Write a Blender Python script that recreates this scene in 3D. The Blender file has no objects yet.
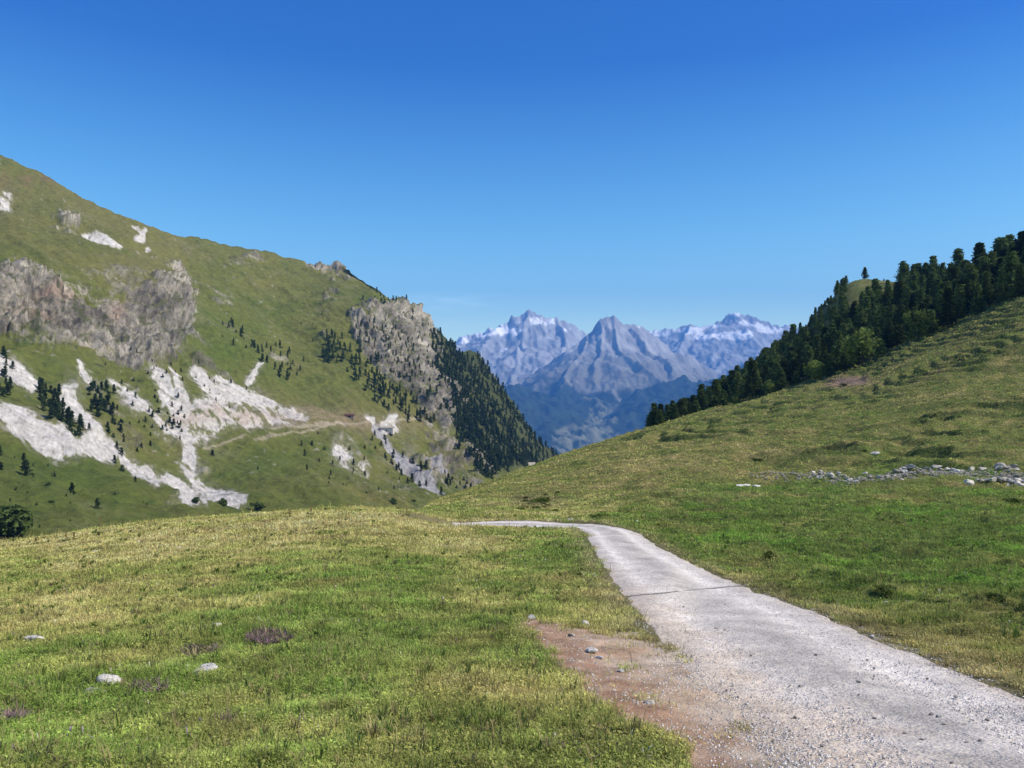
import bpy, math, random
import numpy as np
from mathutils import Vector

random.seed(7)
RNG = np.random.default_rng(11)
sc = bpy.context.scene
COL = sc.collection
F = 770.0          # focal length in pixels of the 1024 px wide frame
HR = 400.0         # image row of the horizon
EYE = 1.65         # eye height above the ground underfoot

# ------------------------------------------------------------------ helpers
def tag(o, label=None, cat=None, group=None, kind=None):
    if label: o['label'] = label
    if cat: o['category'] = cat
    if group: o['group'] = group
    if kind: o['kind'] = kind
    return o

def mesh_np(name, V, Fc, col=None, smooth=True):
    """V (n,3); Fc (m,k) int; col (n,3) albedo per vertex."""
    V = np.ascontiguousarray(V, np.float32); Fc = np.ascontiguousarray(Fc, np.int32)
    me = bpy.data.meshes.new(name)
    m, k = Fc.shape
    me.vertices.add(len(V)); me.vertices.foreach_set('co', V.ravel())
    me.loops.add(m * k); me.loops.foreach_set('vertex_index', Fc.ravel())
    me.polygons.add(m); me.polygons.foreach_set('loop_start', np.arange(0, m * k, k, dtype=np.int32))
    me.polygons.foreach_set('use_smooth', np.full(m, smooth, dtype=bool))
    me.update(calc_edges=True)
    if col is not None:
        a = me.color_attributes.new('Col', 'FLOAT_COLOR', 'POINT')
        c = np.ones((len(V), 4), np.float32); c[:, :3] = col
        a.data.foreach_set('color', c.ravel())
    return me

def obj(name, me, mat, parent=None, loc=None):
    o = bpy.data.objects.new(name, me); COL.objects.link(o)
    if mat is not None and not me.materials: me.materials.append(mat)
    if parent is not None: o.parent = parent
    if loc is not None: o.location = loc
    return o

def empty(name, loc):
    o = bpy.data.objects.new(name, None); COL.objects.link(o)
    o.location = loc; o.empty_display_size = 0.2
    return o

def grid_faces(nu, nv, off=0):
    i = np.arange(nu - 1)[:, None] * nv + np.arange(nv - 1)[None, :]
    return np.stack([i, i + nv, i + nv + 1, i + 1], -1).reshape(-1, 4) + off

PERM = np.random.default_rng(3).permutation(512).astype(np.int64)
PERM = np.concatenate([PERM, PERM, PERM])
G2 = np.array([[math.cos(a), math.sin(a)] for a in np.linspace(0, 2 * math.pi, 16, endpoint=False)])
_g3 = np.random.default_rng(5).normal(size=(64, 3)); G3 = _g3 / np.linalg.norm(_g3, axis=1)[:, None]

def fade(t): return t * t * t * (t * (t * 6 - 15) + 10)

def perlin2(x, y, seed=0):
    x = np.asarray(x, float); y = np.asarray(y, float)
    xi = np.floor(x).astype(np.int64); yi = np.floor(y).astype(np.int64)
    xf = x - xi; yf = y - yi; u = fade(xf); v = fade(yf)
    def g(dx, dy):
        h = PERM[(PERM[(xi + dx + seed * 37) & 511] + yi + dy + seed * 11) & 511] & 15
        gr = G2[h]
        return gr[..., 0] * (xf - dx) + gr[..., 1] * (yf - dy)
    a = g(0, 0); b = g(1, 0); c = g(0, 1); d = g(1, 1)
    return ((a + u * (b - a)) * (1 - v) + (c + u * (d - c)) * v) * 1.5

def perlin3(x, y, z, seed=0):
    xi = np.floor(x).astype(np.int64); yi = np.floor(y).astype(np.int64); zi = np.floor(z).astype(np.int64)
    xf = x - xi; yf = y - yi; zf = z - zi; u = fade(xf); v = fade(yf); w = fade(zf)
    def g(dx, dy, dz):
        h = PERM[(PERM[(PERM[(xi + dx + seed * 37) & 511] + yi + dy) & 511] + zi + dz) & 511] & 63
        gr = G3[h]
        return gr[..., 0] * (xf - dx) + gr[..., 1] * (yf - dy) + gr[..., 2] * (zf - dz)
    r = 0
    for dx in (0, 1):
        for dy in (0, 1):
            for dz in (0, 1):
                r = r + g(dx, dy, dz) * (u if dx else 1 - u) * (v if dy else 1 - v) * (w if dz else 1 - w)
    return r * 1.5

def fbm2(x, y, sc_, octv=4, seed=0, gain=.5):
    s = 0; a = 1; f = 1 / sc_; t = 0
    for k in range(octv):
        s = s + a * perlin2(x * f, y * f, seed + k); t += a; a *= gain; f *= 2.03
    return s / t

def ridged2(x, y, sc_, octv=5, seed=0, gain=.5):
    s = 0; a = 1; f = 1 / sc_; t = 0
    for k in range(octv):
        s = s + a * (1 - np.abs(perlin2(x * f, y * f, seed + k)) * 2); t += a; a *= gain; f *= 2.07
    return s / t

def fbm3(x, y, z, sc_, octv=4, seed=0, ridged=False, gain=.5):
    s = 0; a = 1; f = 1 / sc_; t = 0
    for k in range(octv):
        n = perlin3(x * f, y * f, z * f, seed + k)
        if ridged: n = 1 - 2 * np.abs(n)
        s = s + a * n; t += a; a *= gain; f *= 2.03
    return s / t

def sstep(a, b, x):
    t = np.clip((x - a) / (b - a), 0, 1); return t * t * (3 - 2 * t)

def mix(a, b, t):
    t = np.asarray(t)[..., None]; return np.asarray(a) * (1 - t) + np.asarray(b) * t

def pchip(x, y, xq):
    """monotone cubic through (x, y[i, ...]) along axis 0, evaluated at xq (1-D)."""
    x = np.asarray(x, float); y = np.asarray(y, float)
    sh = (-1,) + (1,) * (y.ndim - 1)
    h = np.diff(x).reshape(sh); dl = np.diff(y, axis=0) / h
    d = np.zeros_like(y)
    w1 = 2 * h[1:] + h[:-1]; w2 = h[1:] + 2 * h[:-1]
    same = dl[:-1] * dl[1:] > 0
    with np.errstate(divide='ignore', invalid='ignore'):
        d[1:-1] = np.where(same, (w1 + w2) / (w1 / dl[:-1] + w2 / dl[1:]), 0)
    d[1:-1] = np.nan_to_num(d[1:-1])
    d[0] = dl[0]; d[-1] = dl[-1]
    xq = np.clip(xq, x[0], x[-1])
    i = np.clip(np.searchsorted(x, xq) - 1, 0, len(x) - 2)
    hh = (x[i + 1] - x[i]).reshape(sh); t = ((xq - x[i])).reshape(sh) / hh
    return ((1 + 2 * t) * (1 - t) ** 2 * y[i] + t * (1 - t) ** 2 * hh * d[i]
            + t * t * (3 - 2 * t) * y[i + 1] + t * t * (t - 1) * hh * d[i + 1])

def poly_in(px, py, poly):
    inside = np.zeros(px.shape, bool); n = len(poly)
    for k in range(n):
        x0, y0 = poly[k]; x1, y1 = poly[(k + 1) % n]
        if y0 == y1: continue
        c = ((y0 > py) != (y1 > py)) & (px < (x1 - x0) * (py - y0) / (y1 - y0) + x0)
        inside ^= c
    return inside

def blob(px, row, cx, cy, rx, ry):
    return np.exp(-(((px - cx) / rx) ** 2 + ((row - cy) / ry) ** 2))

# ------------------------------------------------------------------ materials
def new_mat(name):
    m = bpy.data.materials.new(name); m.use_nodes = True
    nt = m.node_tree; nt.nodes.clear()
    out = nt.nodes.new('ShaderNodeOutputMaterial')
    return m, nt, out

def N(nt, typ, **kw):
    n = nt.nodes.new(typ)
    for k, v in kw.items():
        if k in n.inputs: n.inputs[k].default_value = v
        else: setattr(n, k, v)
    return n

def surf_mat(name, base=None, vcol=False, var=.35, scale=1.0, bump=0.0, bscale=None, rough=.95, spec=.15, rnd=0.0, det=6):
    """diffuse-like surface: vertex albedo or a colour, broken up by noise; optional bump."""
    m, nt, out = new_mat(name)
    L = nt.links.new
    p = N(nt, 'ShaderNodeBsdfPrincipled', Roughness=rough); p.inputs['Specular IOR Level'].default_value = spec
    tc = N(nt, 'ShaderNodeTexCoord')
    nz = N(nt, 'ShaderNodeTexNoise', Scale=scale, Detail=det, Roughness=.65)
    L(tc.outputs['Object'], nz.inputs['Vector'])
    mr = N(nt, 'ShaderNodeMapRange'); mr.inputs['From Min'].default_value = .25; mr.inputs['From Max'].default_value = .75
    mr.inputs['To Min'].default_value = 1 - var; mr.inputs['To Max'].default_value = 1 + var
    L(nz.outputs['Fac'], mr.inputs['Value'])
    mul = N(nt, 'ShaderNodeVectorMath', operation='SCALE')
    if vcol:
        at = N(nt, 'ShaderNodeAttribute', attribute_name='Col'); L(at.outputs['Color'], mul.inputs[0])
    else:
        mul.inputs[0].default_value = base
    if rnd > 0:
        oi = N(nt, 'ShaderNodeObjectInfo')
        m2 = N(nt, 'ShaderNodeMapRange'); m2.inputs['To Min'].default_value = 1 - rnd; m2.inputs['To Max'].default_value = 1 + rnd
        L(oi.outputs['Random'], m2.inputs['Value'])
        mm = N(nt, 'ShaderNodeMath', operation='MULTIPLY'); L(mr.outputs[0], mm.inputs[0]); L(m2.outputs[0], mm.inputs[1])
        L(mm.outputs[0], mul.inputs['Scale'])
    else:
        L(mr.outputs[0], mul.inputs['Scale'])
    L(mul.outputs[0], p.inputs['Base Color'])
    if bump > 0:
        nb = N(nt, 'ShaderNodeTexNoise', Scale=bscale or scale * 2, Detail=8, Roughness=.7)
        L(tc.outputs['Object'], nb.inputs['Vector'])
        b = N(nt, 'ShaderNodeBump', Strength=1.0, Distance=bump)
        L(nb.outputs['Fac'], b.inputs['Height']); L(b.outputs[0], p.inputs['Normal'])
    L(p.outputs[0], out.inputs['Surface'])
    return m

def leaf_mat(name, base=None, vcol=False, var=.3, scale=1.0, rnd=.0, trans=.25):
    m, nt, out = new_mat(name); L = nt.links.new
    tc = N(nt, 'ShaderNodeTexCoord'); nz = N(nt, 'ShaderNodeTexNoise', Scale=scale, Detail=3)
    L(tc.outputs['Object'], nz.inputs['Vector'])
    mr = N(nt, 'ShaderNodeMapRange'); mr.inputs['From Min'].default_value = .3; mr.inputs['From Max'].default_value = .7
    mr.inputs['To Min'].default_value = 1 - var; mr.inputs['To Max'].default_value = 1 + var
    L(nz.outputs['Fac'], mr.inputs['Value'])
    oi = N(nt, 'ShaderNodeObjectInfo'); m2 = N(nt, 'ShaderNodeMapRange')
    m2.inputs['To Min'].default_value = 1 - rnd; m2.inputs['To Max'].default_value = 1 + rnd
    L(oi.outputs['Random'], m2.inputs['Value'])
    mm = N(nt, 'ShaderNodeMath', operation='MULTIPLY'); L(mr.outputs[0], mm.inputs[0]); L(m2.outputs[0], mm.inputs[1])
    mul = N(nt, 'ShaderNodeVectorMath', operation='SCALE'); L(mm.outputs[0], mul.inputs['Scale'])
    if vcol:
        at = N(nt, 'ShaderNodeAttribute', attribute_name='Col'); L(at.outputs['Color'], mul.inputs[0])
    else: mul.inputs[0].default_value = base
    d = N(nt, 'ShaderNodeBsdfDiffuse'); t = N(nt, 'ShaderNodeBsdfTranslucent')
    L(mul.outputs[0], d.inputs['Color']); L(mul.outputs[0], t.inputs['Color'])
    mx = N(nt, 'ShaderNodeMixShader', Fac=trans); L(d.outputs[0], mx.inputs[1]); L(t.outputs[0], mx.inputs[2])
    L(mx.outputs[0], out.inputs['Surface'])
    return m

M = {}
M['ground'] = surf_mat('meadow ground', vcol=True, var=.45, scale=2.2, bump=.06, bscale=7)
M['slope'] = surf_mat('mountain slope', vcol=True, var=.38, scale=.22, bump=2.6, bscale=.22, det=10)
M['far'] = surf_mat('far rock', vcol=True, var=.28, scale=.006, bump=25, bscale=.009, det=10)
M['blade'] = leaf_mat('grass blade', vcol=True, var=.25, scale=.9, trans=.3)
M['pine'] = leaf_mat('pine needles', base=(.066, .094, .028), var=.5, scale=.6, rnd=.7, trans=.25)
M['spruce'] = leaf_mat('spruce needles', base=(.036, .054, .020), var=.4, scale=.3, rnd=.35, trans=.12)
M['broad'] = leaf_mat('broad leaves', base=(.14, .185, .045), var=.35, scale=.7, rnd=.2, trans=.25)
M['tussock'] = leaf_mat('rank grass tussock', base=(.095, .125, .034), var=.4, scale=2, rnd=.2, trans=.25)
M['juniper'] = leaf_mat('low shrub leaves', base=(.07, .10, .028), var=.4, scale=2, rnd=.25, trans=.15)
M['bark'] = surf_mat('bark', base=(.07, .05, .038), var=.4, scale=3, bump=.05)
M['rock'] = surf_mat('grey rock', base=(.40, .37, .33), var=.35, scale=3.5, bump=.05, bscale=9, rnd=.18)
M['whiterock'] = surf_mat('pale rock', base=(.60, .555, .50), var=.35, scale=7, bump=.05, bscale=18, rnd=.1)
M['wallstone'] = surf_mat('wall stone', base=(.42, .38, .32), var=.4, scale=2.5, bump=.06, bscale=6, rnd=.35)
M['gravel'] = surf_mat('loose gravel', vcol=True, var=.15, scale=20)
M['roof'] = surf_mat('rusty red roof', base=(.10, .05, .045), var=.3, scale=1)
M['planks'] = surf_mat('weathered planks', base=(.22, .17, .12), var=.35, scale=2)
M['paleroof'] = surf_mat('pale roof', base=(.36, .31, .25), var=.2, scale=1)
M['plaster'] = surf_mat('plaster', base=(.42, .38, .32), var=.2, scale=1)
M['paleplaster'] = surf_mat('pale limewashed stone', base=(.58, .52, .44), var=.2, scale=.8)
M['dark'] = surf_mat('dark opening', base=(.03, .028, .026), var=.2, scale=2)
M['bar'] = surf_mat('dark weathered steel', base=(.17, .16, .15), var=.4, scale=6, rough=.7, spec=.3)
M['stalk'] = leaf_mat('dry stalk', base=(.26, .20, .09), var=.3, scale=9, trans=.1)
M['weed'] = leaf_mat('weed leaves', base=(.09, .11, .04), var=.3, scale=9, trans=.2)

def road_mat():
    m, nt, out = new_mat('gravel road'); L = nt.links.new
    p = N(nt, 'ShaderNodeBsdfPrincipled', Roughness=.9); p.inputs['Specular IOR Level'].default_value = .2
    tc = N(nt, 'ShaderNodeTexCoord')
    at = N(nt, 'ShaderNodeAttribute', attribute_name='Col')
    v = N(nt, 'ShaderNodeTexVoronoi', Scale=34.0); L(tc.outputs['Object'], v.inputs['Vector'])
    hs = N(nt, 'ShaderNodeSeparateColor'); L(v.outputs['Color'], hs.inputs[0])
    m1 = N(nt, 'ShaderNodeMapRange'); m1.inputs['To Min'].default_value = .80; m1.inputs['To Max'].default_value = 1.14
    L(hs.outputs[0], m1.inputs['Value'])
    nz = N(nt, 'ShaderNodeTexNoise', Scale=1.6, Detail=7, Roughness=.7); L(tc.outputs['Object'], nz.inputs['Vector'])
    m2 = N(nt, 'ShaderNodeMapRange'); m2.inputs['From Min'].default_value = .3; m2.inputs['From Max'].default_value = .7
    m2.inputs['To Min'].default_value = .74; m2.inputs['To Max'].default_value = 1.2; L(nz.outputs['Fac'], m2.inputs['Value'])
    mm = N(nt, 'ShaderNodeMath', operation='MULTIPLY'); L(m1.outputs[0], mm.inputs[0]); L(m2.outputs[0], mm.inputs[1])
    s = N(nt, 'ShaderNodeVectorMath', operation='SCALE'); L(at.outputs['Color'], s.inputs[0]); L(mm.outputs[0], s.inputs['Scale'])
    L(s.outputs[0], p.inputs['Base Color'])
    b = N(nt, 'ShaderNodeBump', Strength=.8, Distance=.012); b.invert = True
    L(v.outputs['Distance'], b.inputs['Height'])
    n3 = N(nt, 'ShaderNodeTexNoise', Scale=9, Detail=6); L(tc.outputs['Object'], n3.inputs['Vector'])
    b2 = N(nt, 'ShaderNodeBump', Strength=.8, Distance=.05); L(n3.outputs['Fac'], b2.inputs['Height']); L(b.outputs[0], b2.inputs['Normal'])
    L(b2.outputs[0], p.inputs['Normal']); L(p.outputs[0], out.inputs['Surface'])
    return m
M['road'] = road_mat()

# ------------------------------------------------------------------ near terrain: (distance, image row) profiles per bearing
PROF = {
 -900: [(5,768),(10,655),(20,592),(36,556),(50,562),(90,585),(200,605),(700,640)],
 -300: [(5,768),(10,655),(20,588),(36,549),(48,554),(90,578),(200,602),(700,630)],
 0:    [(5,768),(10,655),(18,592),(27,556),(36,542),(46,546),(90,572),(200,600),(700,620)],
 60:   [(5,768),(10,652),(18,589),(28,550),(37,536),(47,540),(90,568),(200,598),(700,620)],
 130:  [(5,768),(10,650),(18,585),(28,545),(38,526),(48,531),(90,565),(200,595),(700,620)],
 256:  [(5,768),(10,648),(18,580),(28,538),(38,515.5),(46,519),(90,560),(200,590),(700,620)],
 350:  [(5,768),(10,648),(18,578),(28,534),(40,508),(48,513),(90,550),(200,585),(700,620)],
 400:  [(5,768),(10,648),(18,580),(28,536),(38,514),(42,510),(50,515),(90,545),(200,580),(700,610)],
 430:  [(5,768),(10,648),(18,580),(28,540),(34,525),(40,516),(46,513),(70,503),(100,512),(200,560),(700,600)],
 455:  [(5,768),(10,648),(18,581),(28,544),(34,529),(37,526),(40,523),(46,515),(60,503),(80,494),(100,497),(200,540),(700,590)],
 500:  [(5,768),(10,648),(18,583),(28,545),(34,530),(37.5,525),(40,521),(46,511),(60,499),(90,483),(115,478),(150,483),(300,540),(700,580)],
 560:  [(5,768),(10,650),(18,584),(28,543),(34,529),(38,524),(44,514),(60,496),(90,475),(130,459),(165,456),(220,463),(400,510),(700,560)],
 612:  [(5,768),(7,702),(10,652),(18,584),(28,540),(34,526),(42,514),(60,492),(90,468),(130,450),(180,441),(220,440),(300,452),(700,520)],
 660:  [(5,768),(7,702),(10,652),(17,588),(25,552),(30,538),(40,517),(60,488),(90,462),(130,443),(190,428),(240,425),(300,430),(500,450),(700,480)],
 700:  [(5,768),(10,650),(16.5,598),(23,562),(30,540),(42,515),(60,487),(90,458),(130,437),(190,419),(260,412.5),(330,412),(400,410),(500,425),(700,460)],
 750:  [(5,768),(10,650),(17,594),(23,564),(30,540),(42,514),(60,485),(90,454),(130,430),(190,409),(250,399.5),(320,388),(400,378),(520,400),(700,440)],
 800:  [(5,768),(10,650),(17,595),(23,566),(30,541),(42,513),(60,482),(90,448),(130,422),(180,400),(240,385),(310,360),(390,336),(520,360),(700,410)],
 860:  [(5,768),(10,651),(17,597),(24,563),(30,541),(42,510),(60,478),(90,440),(130,410),(175,388),(230,368),(300,322),(380,279),(500,300),(700,350)],
 900:  [(5,768),(8,686),(10,652),(17,597),(24,562),(30,540),(42,508),(60,474),(90,434),(130,400),(175,370),(230,346),(290,310),(350,283),(480,310),(700,360)],
 960:  [(5,768),(8,686),(10,652),(17,597),(24,562),(30,540),(42,506),(60,469),(90,424),(130,385),(175,345),(220,322),(280,300),(330,284),(450,305),(700,345)],
 1024: [(5,768),(7.8,690),(10,655),(17,597),(24,562),(30,538),(40,508),(52,480),(58,466),(90,418),(130,370),(175,315),(190,303),(240,284),(290,267),(400,290),(700,330)],
 1200: [(5,768),(7.8,690),(10,652),(17,590),(30,525),(45,480),(60,440),(90,385),(130,330),(190,250),(240,215),(290,190),(400,215),(700,300)],
 1500: [(5,768),(7.8,690),(10,650),(17,585),(30,510),(60,410),(90,345),(130,280),(190,190),(240,150),(290,120),(400,150),(700,250)],
 2000: [(5,768),(7.8,690),(10,648),(17,580),(30,495),(60,380),(90,300),(130,220),(190,120),(240,70),(290,30),(400,60),(700,200)],
}
LN0, LN1, NL = math.log(5), math.log(700), 640
LNG = np.linspace(LN0, LN1, NL)
PXC = np.array(sorted(PROF))
_rows = np.stack([pchip(np.log([a for a, b in PROF[p]]), np.array([b for a, b in PROF[p]], float), LNG) for p in PXC])
PXG = np.arange(-900, 2001, 5.0)
TROW = pchip(PXC.astype(float), _rows, PXG)            # (px, lnY) -> row
for _ in range(3):                                     # soften creases between bearings
    TROW[1:-1] = .25 * TROW[:-2] + .5 * TROW[1:-1] + .25 * TROW[2:]

def trow(px, lny):
    u = np.clip((np.asarray(px, float) + 900) / 5, 0, len(PXG) - 1.001); v = np.clip((np.asarray(lny, float) - LN0) / (LN1 - LN0) * (NL - 1), 0, NL - 1.001)
    i = u.astype(int); j = v.astype(int); a = u - i; b = v - j
    return (TROW[i, j] * (1 - a) * (1 - b) + TROW[i + 1, j] * a * (1 - b) + TROW[i, j + 1] * (1 - a) * b + TROW[i + 1, j + 1] * a * b)

# road: paired left / right edges (px, row)
ROAD_PX = [((800,768),(1178,762)),((740,720),(1078,714)),((692,682),(1002,686)),((657,642),(908,650)),((634,613),(818,612)),
           ((614,586),(750,587)),((598,561),(694,563)),((588,544),(660,546)),((583,533),(642,534)),((577,528.8),(606,525.2)),
           ((550,527.8),(562,522.8)),((520,527.2),(526,520.6)),((485,527),(490,521)),((452,527),(452,522.0))]

def at(px, row, nth=0):
    """point of the near terrain seen at a pixel (first crossing)."""
    r = trow(np.full(NL, px), LNG); k = np.argmax(r <= row)
    if k == 0: k = 1
    t = (r[k - 1] - row) / max(r[k - 1] - r[k], 1e-6); ln = LNG[k - 1] + (LNG[k] - LNG[k - 1]) * min(max(t, 0), 1)
    Y = math.exp(ln)
    return np.array([(px - 512) / F * Y, Y])

_L = [at(*a) for a, b in ROAD_PX]; _R = [at(*b) for a, b in ROAD_PX]
_L = [np.array([1.95, -30.0]), np.array([1.95, 0.0])] + _L; _R = [np.array([5.0, -30.0]), np.array([5.1, 0.0])] + _R
_L = np.array(_L); _R = np.array(_R)
def resample(P, Q, n):
    c = (P + Q) / 2; s = np.concatenate([[0], np.cumsum(np.linalg.norm(np.diff(c, axis=0), axis=1))])
    sq = np.interp(np.linspace(0, 1, n), np.linspace(0, 1, len(s)), s)
    a = pchip(s, P, sq); b = pchip(s, Q, sq)
    for _ in range(8):
        a[1:-1] = .25 * a[:-2] + .5 * a[1:-1] + .25 * a[2:]; b[1:-1] = .25 * b[:-2] + .5 * b[1:-1] + .25 * b[2:]
    return a, b
RL, RR = resample(_L, _R, 420)
RC = (RL + RR) / 2; RHW = np.linalg.norm(RR - RL, axis=1) / 2

def road_dist(x, y):
    """signed distance to the road's edge (negative on the road), coarse nearest-station search."""
    x = np.asarray(x, float); y = np.asarray(y, float); sh = x.shape
    x = x.ravel(); y = y.ravel(); out = np.full(x.shape, 99.0)
    near = np.where((y > -31) & (y < 60) & (x > -22) & (x < 16))[0]
    for c in range(0, len(near), 60000):
        ii = near[c:c + 60000]
        best = np.full(len(ii), 99.0)
        for k in range(0, len(RC) - 1, 1):
            d = np.hypot(x[ii] - RC[k, 0], y[ii] - RC[k, 1]) - RHW[k]
            np.minimum(best, d, out=best)
        out[ii] = best
    return out.reshape(sh)

def base_z(x, y):
    x = np.asarray(x, float); y = np.asarray(y, float)
    ye = np.maximum(y, 5.0); px = 512 + F * x / ye
    row = trow(px, np.log(ye))
    z = EYE + (HR - row) / F * ye
    return z + np.where(y < 5, .148 * (5 - y), 0), px, row

def bumps(x, y, rd):
    far = np.clip(np.hypot(x, y) / 40, .25, 2.2)
    off = sstep(-.2, 1.2, rd)
    right = sstep(4, 9, x) * sstep(8, 14, y)
    tus = sstep(.0, .45, fbm2(x, y, 1.3, 3, 35)) * (.03 + .15 * right) + .30 * right * fbm2(x, y * 1.6, 4.5, 4, 36)
    b = tus + .05 * fbm2(x, y, 1.1, 3, 1) + .22 * far * fbm2(x, y, 7, 4, 2)
    # cattle terraces on the steeper right hillside
    hill = sstep(45, 80, y) * sstep(0, 30, x)
    zc, _, _ = base_z(x, y)
    ph = zc / 1.35 + 1.9 * fbm2(x, y, 20, 4, 9)
    saw = (ph - np.floor(ph)); st = .5 - np.where(saw < .72, saw / .72, (1 - saw) / .28)
    b = b + hill * (1.1 * st * sstep(-.25, .25, fbm2(x * .5, y * .5, 24, 4, 21)) + .8 * fbm2(x, y, 17, 4, 31) + .3 * fbm2(x, y, 4, 3, 33))
    return b * off

def ground_z(x, y, rd=None):
    x = np.asarray(x, float); y = np.asarray(y, float)
    if rd is None: rd = road_dist(x, y)
    z, px, row = base_z(x, y)
    z = z + bumps(x, y, rd)
    return z - .07 * sstep(-.02, -.40, rd)              # bed cut for the road sheet

def road_z(x, y, rd):
    z, px, row = base_z(x, y)
    crown = .05 * np.clip(-rd / 1.4, 0, 1)
    return z + .02 * fbm2(x, y, .9, 3, 41) - .045 * sstep(0.05, -.2, rd) * 0 - .02 + crown * .6

C_LUSH = np.array([.096, .134, .028]); C_OLIVE = np.array([.158, .158, .046]); C_DRY = np.array([.275, .222, .090])
C_RED = np.array([.135, .085, .050]); C_DIRT = np.array([.54, .36, .22]); C_PALE = np.array([.66, .54, .40])

def dirt_mask(x, y, px, row):
    w = 6 * fbm2(x, y, .5, 3, 55); wy = 5 * fbm2(x, y, .45, 3, 56)
    P_ = [(512,612),(560,628),(610,636),(648,640),(690,662),(740,700),(800,740),(870,800),(700,800),(690,752),(640,728),(590,700),(565,672),(540,645)]
    k = np.where((y < 24) & (px > 470) & (px < 900))[0] if np.ndim(px) == 1 else None
    out = np.zeros(np.shape(px))
    if k is None: return out
    for a in range(12):
        r = 1.0 if a % 2 else .5
        out[k] += poly_in(px[k] + w[k] * 2.2 + 15 * r * math.cos(a * .5236), row[k] + wy[k] * 1.8 + 10 * r * math.sin(a * .5236), P_) / 12
    return out

def ground_color(x, y, px, row, rd, grass=False):
    d = .40 + .62 * fbm2(x, y, 9, 4, 61) + .75 * fbm2(x, y, 1.7, 4, 62)
    for cx, cy, rx, ry, a in ((120,545,260,26,.42),(330,522,120,16,.4),(250,590,120,24,.12),(60,590,120,25,.18),
                              (350,620,150,50,-.42),(560,560,60,18,-.30),(600,650,60,14,.2),(900,550,220,55,-.52),(760,510,90,20,-.2),
                              (660,480,90,26,.34),(520,500,70,12,.12),(760,455,80,12,.30),(700,600,60,16,.25),(880,640,90,10,.28),
                              (960,400,120,40,.02),(480,545,40,16,.28),(250,700,40,14,.35),(470,690,60,20,.15),(150,720,200,50,-.02),
                              (640,440,60,10,.1),(800,420,90,14,-.1)):
        d = d + a * blob(px, row, cx, cy, rx, ry)
    d = np.clip(d, 0, 1)
    c = np.where((d < .5)[..., None], mix(C_LUSH, C_OLIVE, np.clip(d * 2, 0, 1)), mix(C_OLIVE, C_DRY, np.clip(d * 2 - 1, 0, 1)))
    zc = EYE + (HR - row) / F * np.maximum(y, 5)
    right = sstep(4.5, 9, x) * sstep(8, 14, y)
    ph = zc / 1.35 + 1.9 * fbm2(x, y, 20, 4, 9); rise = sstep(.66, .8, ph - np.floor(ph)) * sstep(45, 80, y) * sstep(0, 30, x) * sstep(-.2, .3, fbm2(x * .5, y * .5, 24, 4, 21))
    shade_streak = fbm2(x * .16 + y * .05, zc * 2.6 + .2 * fbm2(x, y, 3, 3, 66), 1.0, 4, 65)
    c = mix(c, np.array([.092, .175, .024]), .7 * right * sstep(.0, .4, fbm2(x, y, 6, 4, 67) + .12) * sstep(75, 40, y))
    c = mix(c, np.array([.045, .072, .016]), np.clip(.75 * rise + .6 * right * sstep(.16, .45, shade_streak), 0, .85))  # shade of terrace risers and hollows painted in as darker grass
    # reddish, grazed herbs
    r = sstep(.18, .5, fbm2(x, y, 5, 4, 71)) * .25 * sstep(4, 10, y)
    c = mix(c, C_RED, r)
    # bare soil bank high on the hillside and pale heathy bank by the bend
    soil = np.clip(1.4 * blob(px, row, 852, 382, 18, 4) + blob(px, row, 836, 386, 10, 3), 0, 1) * (y > 150)
    c = mix(c, np.array([.25, .165, .12]), np.clip(soil, 0, .9))
    c = mix(c, np.array([.09, .075, .045]), .7 * np.clip(blob(px, row, 535, 500, 26, 7), 0, 1) * (y < 90))
    edge = sstep(.9, .0, rd) * (y < 60) * sstep(-.1, .3, .25 + fbm2(x, y, .8, 3, 77))
    c = mix(c, np.array([.20, .165, .085]), edge * .7)
    dm = dirt_mask(x, y, px, row)
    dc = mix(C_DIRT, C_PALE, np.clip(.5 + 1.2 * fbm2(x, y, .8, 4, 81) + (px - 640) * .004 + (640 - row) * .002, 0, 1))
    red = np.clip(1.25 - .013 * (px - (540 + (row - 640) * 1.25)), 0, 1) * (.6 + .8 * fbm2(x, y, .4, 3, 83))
    dc = mix(dc, np.array([.38, .21, .125]), np.clip(red, 0, .9))  # redder earth towards the left edge, with its shadow mixed into the colour
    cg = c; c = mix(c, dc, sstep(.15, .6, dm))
    return (cg, dm) if grass else (c, dm)

def build_near():
    pxs = np.concatenate([np.arange(-900, -60, 30), np.arange(-60, 1085, 2.5), np.arange(1090, 2001, 30)])
    lns = np.concatenate([np.linspace(math.log(5), math.log(60), 300, endpoint=False), np.linspace(math.log(60), math.log(420), 330), np.linspace(math.log(430), math.log(700), 30)])
    back = np.array([-40, -20, -8, -2, 1, 3.0])
    nu = len(pxs); nv = len(lns) + len(back)
    P, Lq = np.meshgrid(pxs, lns, indexing='ij')
    Y = np.exp(Lq); X = (P - 512) / F * Y
    Xb = np.repeat(((pxs - 512) / F * 5)[:, None], len(back), 1) * (1 + (5 - back)[None, :] * .12); Yb = np.repeat(back[None, :], nu, 0)
    X = np.concatenate([Xb, X], 1).ravel(); Y = np.concatenate([Yb, Y], 1).ravel()
    rd = road_dist(X, Y)
    Z = ground_z(X, Y, rd)
    _, px, row = base_z(X, Y)
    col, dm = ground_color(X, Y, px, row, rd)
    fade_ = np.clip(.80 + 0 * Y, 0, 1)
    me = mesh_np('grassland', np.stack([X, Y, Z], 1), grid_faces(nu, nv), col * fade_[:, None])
    o = obj('grassland', me, M['ground']); tag(o, 'alpine meadow and hillside falling away from the camera', kind='structure')
build_near()

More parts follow.
